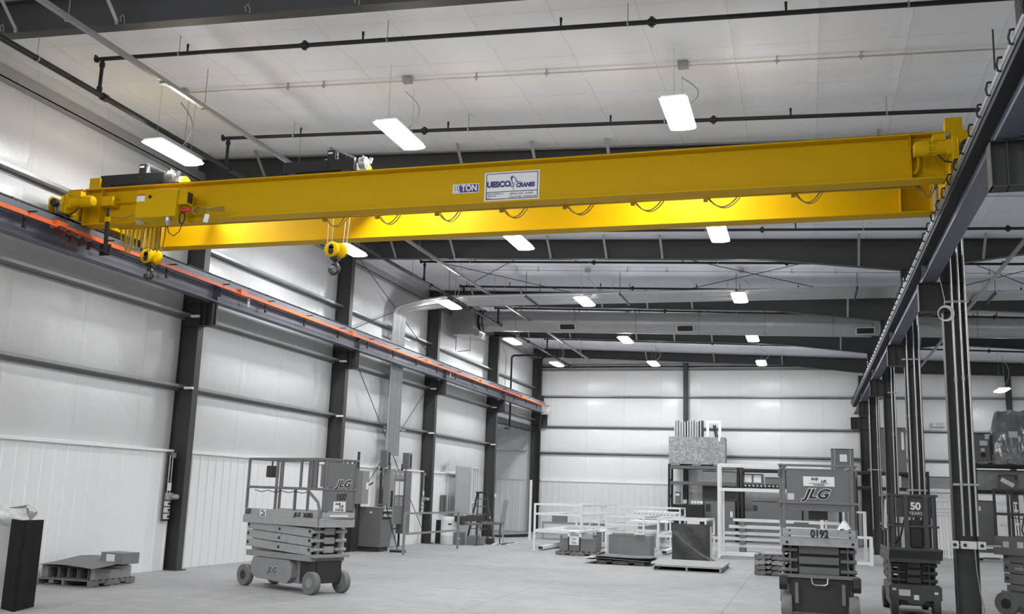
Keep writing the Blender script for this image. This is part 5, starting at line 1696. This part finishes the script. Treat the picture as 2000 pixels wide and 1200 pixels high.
for k in range(12):
    px = 1237+7.2*k
    y = 40.9
    x = X(px, 999, y)
    o = MB().tube((x, y, Z(1280, 1003, y)), (x+.1, y+1.1, Z(1280, 1003, y)), .075, 12).build('white_roll', 'white', smooth=True)
    tag(o, 'white roll lying on the long back rack, %s from the left' % ORDN[k], 'roll', 'white rolls on the back rack')
t = thing('parts_shelf', 'low grey bench with boxes seen through the left white rack', 'bench', (X(1105, 1030, 40), 40, 0))
MB().box(-1.0, 1.6, 0, .6, .62, .70).box(-1.0, 1.6, 0, .6, .35, .42).box(-1, -.94, 0, .06, 0, .62).box(1.54, 1.6, 0, .06, 0, .62).build('shelf', 'lift_grey', t)
MB().box(-.6, -.05, .05, .5, .70, 1.05).build('box', 'cardboard', t)

# strapped carton on pallet
a, b = P0(1085, 1084), P0(1163, 1087)
pallet('low dark pallet under the strapped carton', a.x, b.x+.15, a.y, a.y+1.0, 'x', m='wood')
yq = a.y+.12
xa_, xb2 = X(1093, 1075, yq), X(1163, 1075, yq)
t = thing('carton', 'large dark carton with two black straps and a white note', 'carton', ((xa_+xb2)/2, yq+.4, .118))
zt = Z(1110, 1042, yq)-.118
MB().box(xa_-t.location.x, xb2-t.location.x, -.4, .45, 0, zt-.06).build('box', 'cardboard', t, bevel=.01)
w2 = (xb2-xa_)/2
mb = MB()
mb.sheet(lambda u, v: Vector((-w2+.1+(2*w2-.1)*u, -.43+.85*v, zt-.04+.03*math.sin(math.pi*u)*math.sin(2.5*v)+.012*math.sin(13*u))), 12, 8, .02)
mb.box(-w2+.1, w2-.08, -.43, -.41, zt-.16, zt-.04)
mb.build('lid', 'cardboard_light', t)
for px in (1111, 1133):
    x = X(px, 1060, yq)-t.location.x
    MB().box(x-.012, x+.012, -.445, -.42, 0, zt-.02).box(x-.012, x+.012, -.44, .45, zt-.0, zt+.012).build('strap', 'black', t)
    MB().box(x-.03, x+.05, -.45, -.44, zt-.1, zt+.0).build('strap_buckle', 'paper', t)
x = X(1123, 1060, yq)-t.location.x
zn = Z(1123, 1058, yq-.43)-.118
MB().box(x-.17, x+.13, -.435, -.43, zn-.13, zn+.13).build('note', 'paper', t)
text('5 pc', .08, 'black', t, (x-.02, -.44, zn+.06), RN)
text('Misc', .08, 'black', t, (x-.02, -.44, zn-.06), RN)
# second carton, behind the sheets
yq = 31.2
xa_, xb2 = X(1189, 1060, yq), X(1270, 1060, yq)
t = thing('carton', 'wide dark open carton behind the stacked sheets', 'carton', ((xa_+xb2)/2, yq+.4, 0))
w2 = (xb2-xa_)/2
zt = Z(1230, 1046, yq)
MB().box(-w2, w2, -.4, .45, 0, zt).build('box', 'cardboard', t, bevel=.008)
MB().cbox((-.2, -.42, zt+.03), (.7, .01, .06), rx=.3).cbox((.35, -.44, zt+.0), (.3, .01, .1), rx=.9).build('flap', 'cardboard_light', t)
# stack of dark sheets on a pallet
x0_, x1_ = X(1165, 1100, 27.0), X(1262, 1100, 27.0)
pallet('dark pallet under the stack of sheets in the middle of the floor', x0_, x1_-.05, 27.0, 28.2, 'x')
zs_ = .118
for k, (dx0, dx1, dy, m_, lab) in enumerate(((-.28, .12, -.1, 'chassis_dark', 'widest dark sheet at the bottom of the sheet stack'), (-.35, .10, -.12, 'paper', 'white crumpled paper sheet in the sheet stack'), (-.1, .15, -.05, 'chassis_dark', 'upper dark sheet of the sheet stack'), (0, .14, .0, 'cardboard_light', 'pale cardboard sheet on top of the sheet stack'))):
    th = (.10, .015, .05, .02)[k]
    o = MB()
    z_ = zs_
    o.sheet(lambda u, v: Vector((x0_+dx0+(x1_+dx1-x0_-dx0)*u, 27.0+dy+1.35*v, z_+.02*math.sin(3*u+k)*(k > 0)+.01*k)), 8, 6, -th if th < .06 else -th)
    o = o.build('stacked_sheet', m_)
    tag(o, lab, 'sheet', 'stacked sheets on the dark pallet')
    o.location.z = zs_
    zs_ += max(c[2] for c in o.bound_box)-min(c[2] for c in o.bound_box)
# flat pallet with sheet
a, b = P0(1277, 1113), P0(1408, 1121)
pallet('pale flat pallet with a sheet on it, nearest pallet in the middle', a.x, b.x, b.y, b.y+2.6, 'y', z=0, m='cardboard_light')
o = MB().box(a.x+.02, b.x+.03, b.y+.1, b.y+2.62, .118, .135).build('flat_sheet', 'cardboard_light')
tag(o, 'flat pale sheet covering the nearest middle pallet', 'sheet')
# wrapped sheet standing on edge
yq = 30.6
x0_, x1_ = X(1313, 1080, yq), X(1388, 1080, yq)
t = thing('wrapped_board', 'dark panel wrapped in shiny plastic standing on edge behind the flat pallet', 'wrapped panel', ((x0_+x1_)/2, yq, 0))
w2 = (x1_-x0_)/2
zt = Z(1345, 1024, yq)
mb = MB()
mat('wrap', .10, .16, var=.15, scale=3, bump=.7, bscale=5)
mb.sheet(lambda u, v: Vector((-w2+2*w2*u, -.1-.02*math.sin(math.pi*u)+.06*v+.012*math.sin(9*u+6*v)*math.sin(math.pi*v), zt*v)), 20, 14, -.12)
mb.build('panel', 'wrap', t, smooth=True)
mb = MB()
mb.sheet(lambda u, v: Vector((-w2+.08+(2*w2+.05)*u, -.16-.03*v-.015*math.sin(12*u), .78*(1-u)**1.4+.06*v)), 24, 3, .004)
mb.build('plastic_fold', mat('clear_fold', .45, .2, var=.2), t, smooth=True)
MB().box(w2-.0, w2+.04, -.16, .0, 0, zt-.05).build('plastic_edge', 'clear_fold', t)
# tall portal frame
yq = 32.3
xa_, xb2 = X(1405, 1080, yq), X(1606, 1040, yq)
zt = Z(1405, 906, yq)
t = thing('portal_rack', 'tall white double tube frame standing on the floor in front of the shelving', 'steel frame', ((xa_+xb2)/2, yq, 0))
for x in (xa_, xb2):
    for dy in (-.0, .55):
        MB().box(x-.045, x+.045, yq+dy-.045, yq+dy+.045, 0, zt).build('post', 'white_frame', t, world=True)
    MB().box(x+.09, x+.15, yq+.2, yq+.26, .1, Z(1405, 958, yq)).build('inner_post', 'white_frame', t, world=True)
for z in (zt-.04, Z(1405, 956, yq), Z(1405, 1082, yq)):
    for dy in (0, .55):
        MB().box(xa_, xb2, yq+dy-.04, yq+dy+.04, z-.05, z+.05).build('rail', 'white_frame', t, world=True)
for x in (xa_, xb2):
    MB().box(x-.05, x+.05, yq-.35, yq+1.2, .0, .08).build('foot', 'white_frame', t, world=True)
# bundle of white beams
yq = 34.0
for k, (py, h_, lab) in enumerate(((1085, .12, 'lowest'), (1067, .10, 'second'), (1054, .09, 'third'), (1043, .09, 'fourth'), (1030, .10, 'fifth'), (1017, .09, 'topmost'))):
    x0_, x1_ = X(1392+(8*k if k > 2 else 0), py, yq), X(1640, py+5, yq)
    z_ = max(Z(1460, py, yq), .1)
    o = MB().box(x0_, x1_, yq-.05, yq+.1, z_-h_/2, z_+h_/2).box(x0_+.3, x1_-.2, yq+.35, yq+.5, z_-h_/2, z_+h_/2).build('white_beam', 'white_frame')
    tag(o, '%s long white beam of the stack behind the lift numbered 0192' % lab, 'beam', 'stacked white beams')
for x in (X(1450, 1040, yq), X(1600, 1040, yq)):
    for k in range(5):
        pys = (1085, 1067, 1054, 1043, 1030, 1017)
        z1_, z2_ = max(Z(1460, pys[k], yq), .1)+.05, Z(1460, pys[k+1], yq)-.05
        o = MB().box(x-.1, x+.1, yq-.1, yq+.5, min(z1_, z2_-.01), z2_).build('wood_spacer', 'wood')
        tag(o, 'wood spacer between stacked white beams, level %s, %s end' % (('one', 'two', 'three', 'four', 'five')[k], 'left' if x < X(1500, 1040, yq) else 'right'), 'spacer', 'wood spacers of the beam stack')
# stack of pallets and boards
a, b = P0(1474, 1123), P0(1540, 1127)
for k in range(4):
    pallet('%s pallet of the stack left of the lift numbered 0192' % ('lowest', 'second lowest', 'second highest', 'topmost')[k], a.x, a.x+1.25, a.y-.1, a.y+1.0, 'x' if k % 2 else 'x', z=.125*k, group='stacked wooden pallets', m='cardboard_light' if k == 2 else 'wood')
o = MB().box(a.x+.2, a.x+1.3, a.y-.05, a.y+.9, .50, .53).build('flat_sheet', 'cardboard_light')
tag(o, 'pale sheet on top of the pallet stack left of lift 0192', 'sheet')
# small white frames right of lift 0192
for (x0p, x1p, yt_, yb2, y, lab) in ((1650, 1691, 1000, 1052, 33.4, 'upper small white rectangular frame standing right of the lift 0192'), (1640, 1704, 1050, 1106, 32.2, 'lower white rectangular frame on the floor right of the lift 0192')):
    xa_, xb2 = X(x0p, yb2, y), X(x1p, yb2, y)
    z0_, z1_ = max(0, Z(x1p, yb2, y)) if yb2 > 1100 else 0, Z(x1p, yt_, y)
    t = thing('tube_rack', lab, 'steel frame', ((xa_+xb2)/2, y, 0), group='small white frames')
    for dy in (0, .6):
        for x in (xa_, xb2):
            MB().box(x-.035, x+.035, y+dy-.035, y+dy+.035, 0, z1_).build('post', 'white_frame', t, world=True)
        MB().box(xa_, xb2, y+dy-.03, y+dy+.03, z1_-.06, z1_).build('rail', 'white_frame', t, world=True)
        MB().box(xa_, xb2, y+dy-.03, y+dy+.03, 0.02, .08).build('rail', 'white_frame', t, world=True)

# ---------------------------------------------------------------- pallet shelving at the back wall
YR = 45.3
mat('rack_beam', .13, .5)
mat('osb', .36, .8, var=.7, scale=13, dirt=.7, bump=.2)
mat('silver_bag', .30, .3, metal=.3, var=.2, scale=2, bump=.4, bscale=6)


def shelving(label, pxs, beams, name='pallet_shelving', y=YR, top=None, mb_='rack_beam'):
    xs = [X(p, 930, y) for p in pxs]
    t = thing(name, label, 'shelving', (sum(xs)/len(xs), y+.5, 0))
    top = top or beams[-1]+.1
    for x in xs:
        for dy in (0, 1.0):
            MB().box(x-.05, x+.05, y+dy-.04, y+dy+.04, 0, top).build('upright', 'black', t, world=True)
        mb = MB()
        z = .2
        while z < top-.7:
            mb.bar((x, y, z), (x, y+1, z+.6), .03)
            z += .7
        mb.build('upright_bracing', 'black', t, world=True)
    for xa, xb in zip(xs[:-1], xs[1:]):
        for z in beams:
            for dy in (0, 1.0):
                MB().box(xa+.05, xb-.05, y+dy-.03, y+dy+.03, z-.08, z+.04).build('shelf_beam', mb_, t, world=True)
            MB().box(xa+.05, xb-.05, y-.0, y+1.0, z+.04, z+.055).build('shelf_deck', 'rack_beam', t, world=True)
    return t, xs


zb1, zb2 = Z(1370, 944, YR), Z(1370, 913, YR)
t, xs = shelving('tall black pallet shelving with grey beams below the particle board crate', (1307, 1441), (zb1, zb2), top=zb2+.12)
zc1, zc2 = Z(1560, 951, YR), Z(1560, 921, YR)
t2, xs2 = shelving('black pallet shelving with striped beam behind the portal frame', (1449, 1640), (zc1, zc2), mb_='black')
for k in range(24):
    x = xs2[0]+.15+k*.17
    if x < xs2[1]-.1:
        MB().cbox((x, YR-.035, zc1-.02), (.08, .006, .06), ry=.5).build('slot', 'lamp_housing', t2, world=True)
# OSB crate with boards in it
xa_, xb2 = X(1306, 880, YR-.05), X(1416, 880, YR-.05)
z0_, z1_ = zb2+.06, Z(1360, 854, YR-.05)
t = thing('particle_board_crate', 'particle board crate full of upright boards on top of the black shelving', 'crate', ((xa_+xb2)/2, YR+.45, z0_))
w2, hh = (xb2-xa_)/2, z1_-z0_
MB().box(-w2, w2, -.5, -.48, .04, hh).box(-w2, w2, .48, .5, .04, hh).box(-w2, -w2+.02, -.48, .48, .04, hh).box(w2-.02, w2, -.48, .48, .04, hh).box(-w2, w2, -.5, .5, .04, .06).build('sides', 'osb', t)
MB().box(-w2+.1, -w2+.5, -.5, .5, 0, .04).box(-.2, .2, -.5, .5, 0, .04).box(w2-.5, w2-.1, -.5, .5, 0, .04).build('skid', 'cardboard_light', t)
MB().box(w2*.38, w2*.44, -.52, -.5, hh*.45, hh).build('cleat', 'lift_grey', t)
MB().box(w2*.76, w2*.84, -.515, -.5, hh*.86, hh*.99).build('label', 'paper', t)
zt = Z(1340, 821, YR)
for k in range(22):
    x = X(1317+2.55*k, 850, YR)
    tilt = .0 if k < 20 else .15
    m_ = ('white_frame', 'lift_grey', 'paper', 'cabinet_grey')[k % 4]
    if k in (9, 19, 21):
        m_ = 'chassis_dark'
    o = MB().cbox((x, YR+.4, (z0_+.07+zt-.03*(k % 3))/2), (.035+.012*(k % 2), .6, zt-.03*(k % 3)-z0_-.07), ry=0).build('upright_board', m_)
    tag(o, 'upright board in the particle board crate, %s from its left end, %s' % (ORDN[k], {'white_frame': 'white', 'lift_grey': 'grey', 'paper': 'cream', 'cabinet_grey': 'dark grey', 'chassis_dark': 'black'}[m_]), 'board', 'boards in the particle board crate')
xf0, xf1 = X(1380, 840, YR+.2), X(1409, 840, YR+.2)
o = MB().box(xf0, xf0+.12, YR+.1, YR+.16, z0_+.07, zt-.12).box(xf1-.12, xf1, YR+.1, YR+.16, z0_+.07, zt-.12).box(xf0, xf1, YR+.1, YR+.16, zt-.12, zt).build('square_hoop', 'white')
tag(o, 'white square frame standing in the right end of the particle board crate', 'frame')
for k in range(2):
    o = MB().bar((xf0+.3+.08*k, YR+.3, zt-.2), (xf0+.62+.08*k, YR+.3, z0_+.07), .05, .3, upv=(0, 1, 0)).build('dark_strip', 'chassis_dark')
    tag(o, 'dark strip leaning in the white square frame on the crate, %s one' % ('left', 'right')[k], 'strip', 'dark strips in the crate')


def goods(label, cat, pa, pb, y, d, m_, name='carton', labels=(), kids=True, zbase=None):
    xa, xb = X(*pa, y), X(*pb, y)
    z1, z0 = Z(*pa, y), (zbase if zbase is not None else max(0, Z(*pb, y)))
    t = thing(name, label, cat, ((xa+xb)/2, y+d/2, z0))
    w, h = (xb-xa)/2, z1-z0
    MB().box(-w, w, -d/2, d/2, 0, h).build('box', m_, t, bevel=.01)
    MB().box(-w-.004, w+.004, -d/2-.004, d/2, h-.03, h+.005).build('top_edge', 'chassis_dark' if m_ != 'cardboard' else 'cardboard_light', t)
    for (u0, u1, v0, v1, mm) in labels:
        MB().box(-w+2*w*u0, -w+2*w*u1, -d/2-.006, -d/2-.003, h*v0, h*v1).build('label', mm, t)
    return t


G2 = zc1+.06
goods('grey carton with two white sheets on the striped shelf', 'carton', (1450, 926), (1490, 942), YR+.1, .7, 'cabinet_grey', labels=((.1, .45, .15, .9, 'paper'), (.55, .92, .15, .9, 'paper')), zbase=G2)
goods('low dark crate beside the carton on the striped shelf', 'crate', (1494, 933), (1530, 943), YR+.1, .7, 'lift_panel', zbase=G2)
goods('dark tool case on the right of the striped shelf', 'case', (1545, 925), (1575, 943), YR+.15, .5, 'chassis_dark', zbase=G2)
goods('grey strapped carton on top of the shelving, above the lift numbered 0192', 'carton', (1623, 877), (1668, 910), YR+.1, .8, 'cabinet_grey', labels=((.38, .7, .42, .75, 'paper'), (.13, .15, 0, 1, 'lamp_housing'), (.84, .86, 0, 1, 'lamp_housing')), zbase=zc2+.06)
goods('silver foil wrapped roll on the left shelf below the crate', 'wrapped goods', (1372, 920), (1439, 940), YR+.25, .6, 'silver_bag', name='foil_bundle', zbase=zb1+.06)
goods('large grey carton on the floor under the left shelf, right end', 'carton', (1376, 977), (1436, 1036), YR-.1, 1.0, 'cabinet_grey', labels=((.04, .2, .72, .9, 'chassis_dark'), (.02, .22, .52, .68, 'rack_beam'), (.84, .92, .6, .74, 'paper')), zbase=0)
goods('large grey carton on the floor under the striped shelf, left end', 'carton', (1470, 979), (1528, 1034), YR-.1, 1.0, 'cabinet_grey', labels=((.02, .16, .76, .9, 'chassis_dark'), (.02, .22, .55, .7, 'rack_beam')), zbase=0)
goods('large grey carton on the floor under the striped shelf, behind lift 0192', 'carton', (1532, 979), (1600, 1034), YR-.1, 1.0, 'cabinet_grey', labels=((.5, .56, .1, .9, 'black'),), zbase=0)
goods('tall grey sheet goods behind the left shelf', 'sheets', (1372, 950), (1440, 1000), YR+1.06, .06, 'rack_beam', name='sheet_goods', zbase=0)
goods('black wheeled tool cart at the left end of the shelving', 'cart', (1312, 985), (1374, 1022), YR-1.2, .5, 'black', name='tool_cart', labels=((.48, .88, .32, .62, 'white'),), zbase=0)
goods('small tool display box standing on the black cart', 'box', (1319, 962), (1328, 983), YR-1.0, .25, 'lift_panel', name='display_box', labels=((.1, .9, .7, .9, 'paper'),), zbase=Z(1340, 985, YR-1.2)+.01)
goods('pale box with parts on the right of the black cart top', 'box', (1334, 975), (1341, 984), YR-1.0, .2, 'lamp_housing', name='display_box', zbase=Z(1340, 985, YR-1.2)+.01)
for k in range(4):
    x = X(1352+6*k, 983, YR-1.05)
    o = MB().lathe([(.05, 0), (.055, .02), (.055, .11), (.04, .13)], (x, YR-1.0, Z(1340, 985, YR-1.2)+.012), 'z', 14).build('white_can', 'white', smooth=True)
    tag(o, 'small white can on the black tool cart, %s from the left' % ORDN[k], 'can', 'cans on the tool cart')

# right part of the shelving, seen between the columns
zr1, zr2 = Z(1750, 955, YR), Z(1750, 925, YR)
t3, xs3 = shelving('black pallet shelving between the right columns', (1672, 1812), (zr1, zr2), mb_='black')
goods('tall grey crate standing on the shelving behind the third right column', 'crate', (1752, 836), (1772, 922), YR+.1, .8, 'cabinet_grey', labels=((.45, .75, .5, .9, 'paper'),), zbase=zr2+.06)
goods('tall grey crate standing on the shelving behind the fourth right column', 'crate', (1719, 836), (1730, 922), YR+.1, .8, 'cabinet_grey', zbase=zr2+.06)
goods('silver foil sheet behind the shelving between the right columns', 'foil sheet', (1760, 930), (1860, 953), YR+.8, .1, 'silver_bag', name='foil_sheet', zbase=zr1+.06)
zf1, zf2 = Z(1950, 961, YR-3), Z(1950, 910, YR-3)
t4, xs4 = shelving('black pallet shelving at the far right carrying cartons and a wrapped machine', (1905, 2040), (zf1, zf2), mb_='black', y=YR-3)
q = goods('two stacked grey cartons with white labels on the far right shelving', 'carton', (1902, 851), (1935, 905), YR-2.9, .8, 'cabinet_grey', labels=((.7, .98, .8, .98, 'paper'), (.35, .85, .56, .74, 'paper'), (.4, .65, .34, .46, 'paper'), (.4, .7, .14, .3, 'black'), (0, 1, .5, .51, 'black')), zbase=zf2+.10)
o = pallet('pallet under the labelled cartons on the far right shelving', q.location.x-.6, q.location.x+.6, YR-2.9, YR-2.1, 'x', z=zf2+.06, m='cardboard_light')
o.location.z = zf2+.056
q.location.z = zf2+.175
xm = X(1985, 850, YR-2.9)+.12
t = thing('wrapped_machine', 'large machine wrapped in clear crinkled plastic on the far right shelving', 'wrapped machine', (xm, YR-2.5, zf2+.056))
hm = Z(1975, 802, YR-2.9)-zf2-.06
mb = MB()


def bagf(u, v):
    r = (1.28-.42*v**2)*(1+.05*math.sin(11*u*2*math.pi+6*v)*(1-v)+.02*math.sin(23*u*6.28+3*v))
    a_ = 2*math.pi*u
    cx_, sx_ = math.cos(a_), math.sin(a_)
    k_ = 1/max(abs(cx_), abs(sx_))**.6
    return Vector((r*cx_*k_*.85, r*sx_*k_*.36, hm*min(1, v*1.02)+.03*math.sin(9*a_)))


mb.sheet(bagf, 72, 14)
mat('crinkle', .24, .12, var=.5, scale=2.5, bump=1.0, bscale=3.2, spec=.8)
mb.build('plastic_cover', 'crinkle', t, smooth=True)
MB().box(-.75, .75, -.3, .3, 0, hm-.04).build('machine', 'cabinet_grey', t)
for (x, z) in ((-.25, hm*.55), (.35, hm*.33)):
    MB().box(x-.16, x+.16, -.50, -.49, z-.12, z+.12).build('label', 'paper', t)
q = goods('grey carton with loose white paper on the lower far right shelf', 'carton', (1956, 928), (1990, 953), YR-2.9, .7, 'rack_beam', labels=((.8, .9, .7, .9, 'black'),), zbase=zf1+.06)
MB().cbox((-.1, -.36, .3), (.5, .01, .16), ry=.5).build('loose_paper', 'white', q)
goods('silver foil board across the back of the far right shelf', 'foil sheet', (1906, 918), (2030, 958), YR-2.2, .08, 'silver_bag', name='foil_sheet', zbase=zf1+.06)
goods('big grey panel standing on the floor behind the nearest right column', 'panel', (1906, 978), (1950, 1062), YR-4.2, .2, 'cabinet_grey', name='grey_panel', labels=((.12, .22, .82, .9, 'paper'),), zbase=0.0)
goods('grey strip panel low on the floor at the far right', 'panel', (1906, 1064), (1952, 1080), YR-4.8, .15, 'rack_beam', name='grey_panel', zbase=0.0)
# leaning white frames between the dark lift and the nearest right column
for k, (p0_, p1_, yy, bars) in enumerate((((1824, 975), (1859, 1085), 39.0, (.86, .80, .74)), ((1955, 980), (1992, 1058), 39.6, (.85, .62, .3)))):
    xa, xb = X(*p0_, yy), X(*p1_, yy)
    z1_ = Z(*p0_, yy)
    t = thing('tube_rack', ('tall white barred frame leaning between the dark lift and the nearest right column', 'white barred frame leaning at the far right behind the cut off lift')[k], 'steel frame', ((xa+xb)/2, yy, 0), group='leaning white barred frames')
    for j in range(6):
        x = xa+(xb-xa)*j/5
        wj = .09 if j % 2 == 0 else .05
        MB().bar((x, yy-.03*j, 0), (x, yy+.4, z1_-(.1 if j % 2 else 0)), wj, .05).build('bar', 'white_frame', t, world=True)
    for v in bars+(.98, .04):
        MB().bar((xa-.05, yy-.1+.45*v, z1_*v), (xb+.05, yy-.1+.45*v, z1_*v), .06, .08).build('cross_bar', 'white_frame', t, world=True)
for (p0_, p1_, yy) in (((1750, 985), (1760, 1052), 33), ((1812, 1010), (1822, 1080), 33)):
    xa, xb = X(*p0_, yy), X(*p1_, yy)
    o = MB().box(xa, xa+.07, yy, yy+.07, 0, Z(*p0_, yy)).box(xb+.02, xb+.09, yy, yy+.07, 0, Z(*p0_, yy)-.1).box(xa, xb+.09, yy, yy+.07, .3, .38).build('white_upright_pair', 'white_frame')
    tag(o, 'pair of white uprights seen %s the dark lift' % ('behind the middle of' if p0_[0] < 1800 else 'right of'), 'steel frame')
t = rack('long low white rack on the floor at the far right, behind the nearest right column', X(1905, 1085, 38.0), X(1985, 1085, 38.0), 38.0, 38.9, (.22, .5), w=.08)
q = MB().box(WX+3.2, WX+3.21, 1, 1.01, 0, .01)
q.bm.free()
# shop sign plate on the back wall
yq = YB-.21
xa_ = X(1830, 830, yq)
t = thing('wall_light_box', 'small white plate with bars on the back wall right of the third column', 'wall plate', (xa_+.1, yq-.03, Z(1830, 834, yq)))
MB().box(-.28, .28, -.05, 0, 0, .2).build('plate', 'paper', t)
for x in (-.12, 0, .1):
    MB().box(x, x+.025, -.056, -.05, .05, .16).build('mark', 'cabinet_grey', t)
t = thing('tube_heater', 'long grey tube fitting along the back wall just under the end rafter', 'tube fitting', (X(1200, 716, YB-.4), YB-.35, 8.1))
MB().tube((-2.5, 0, 0), (2.3, 0, 0), .05, 10).build('tube', 'girt_steel', t)
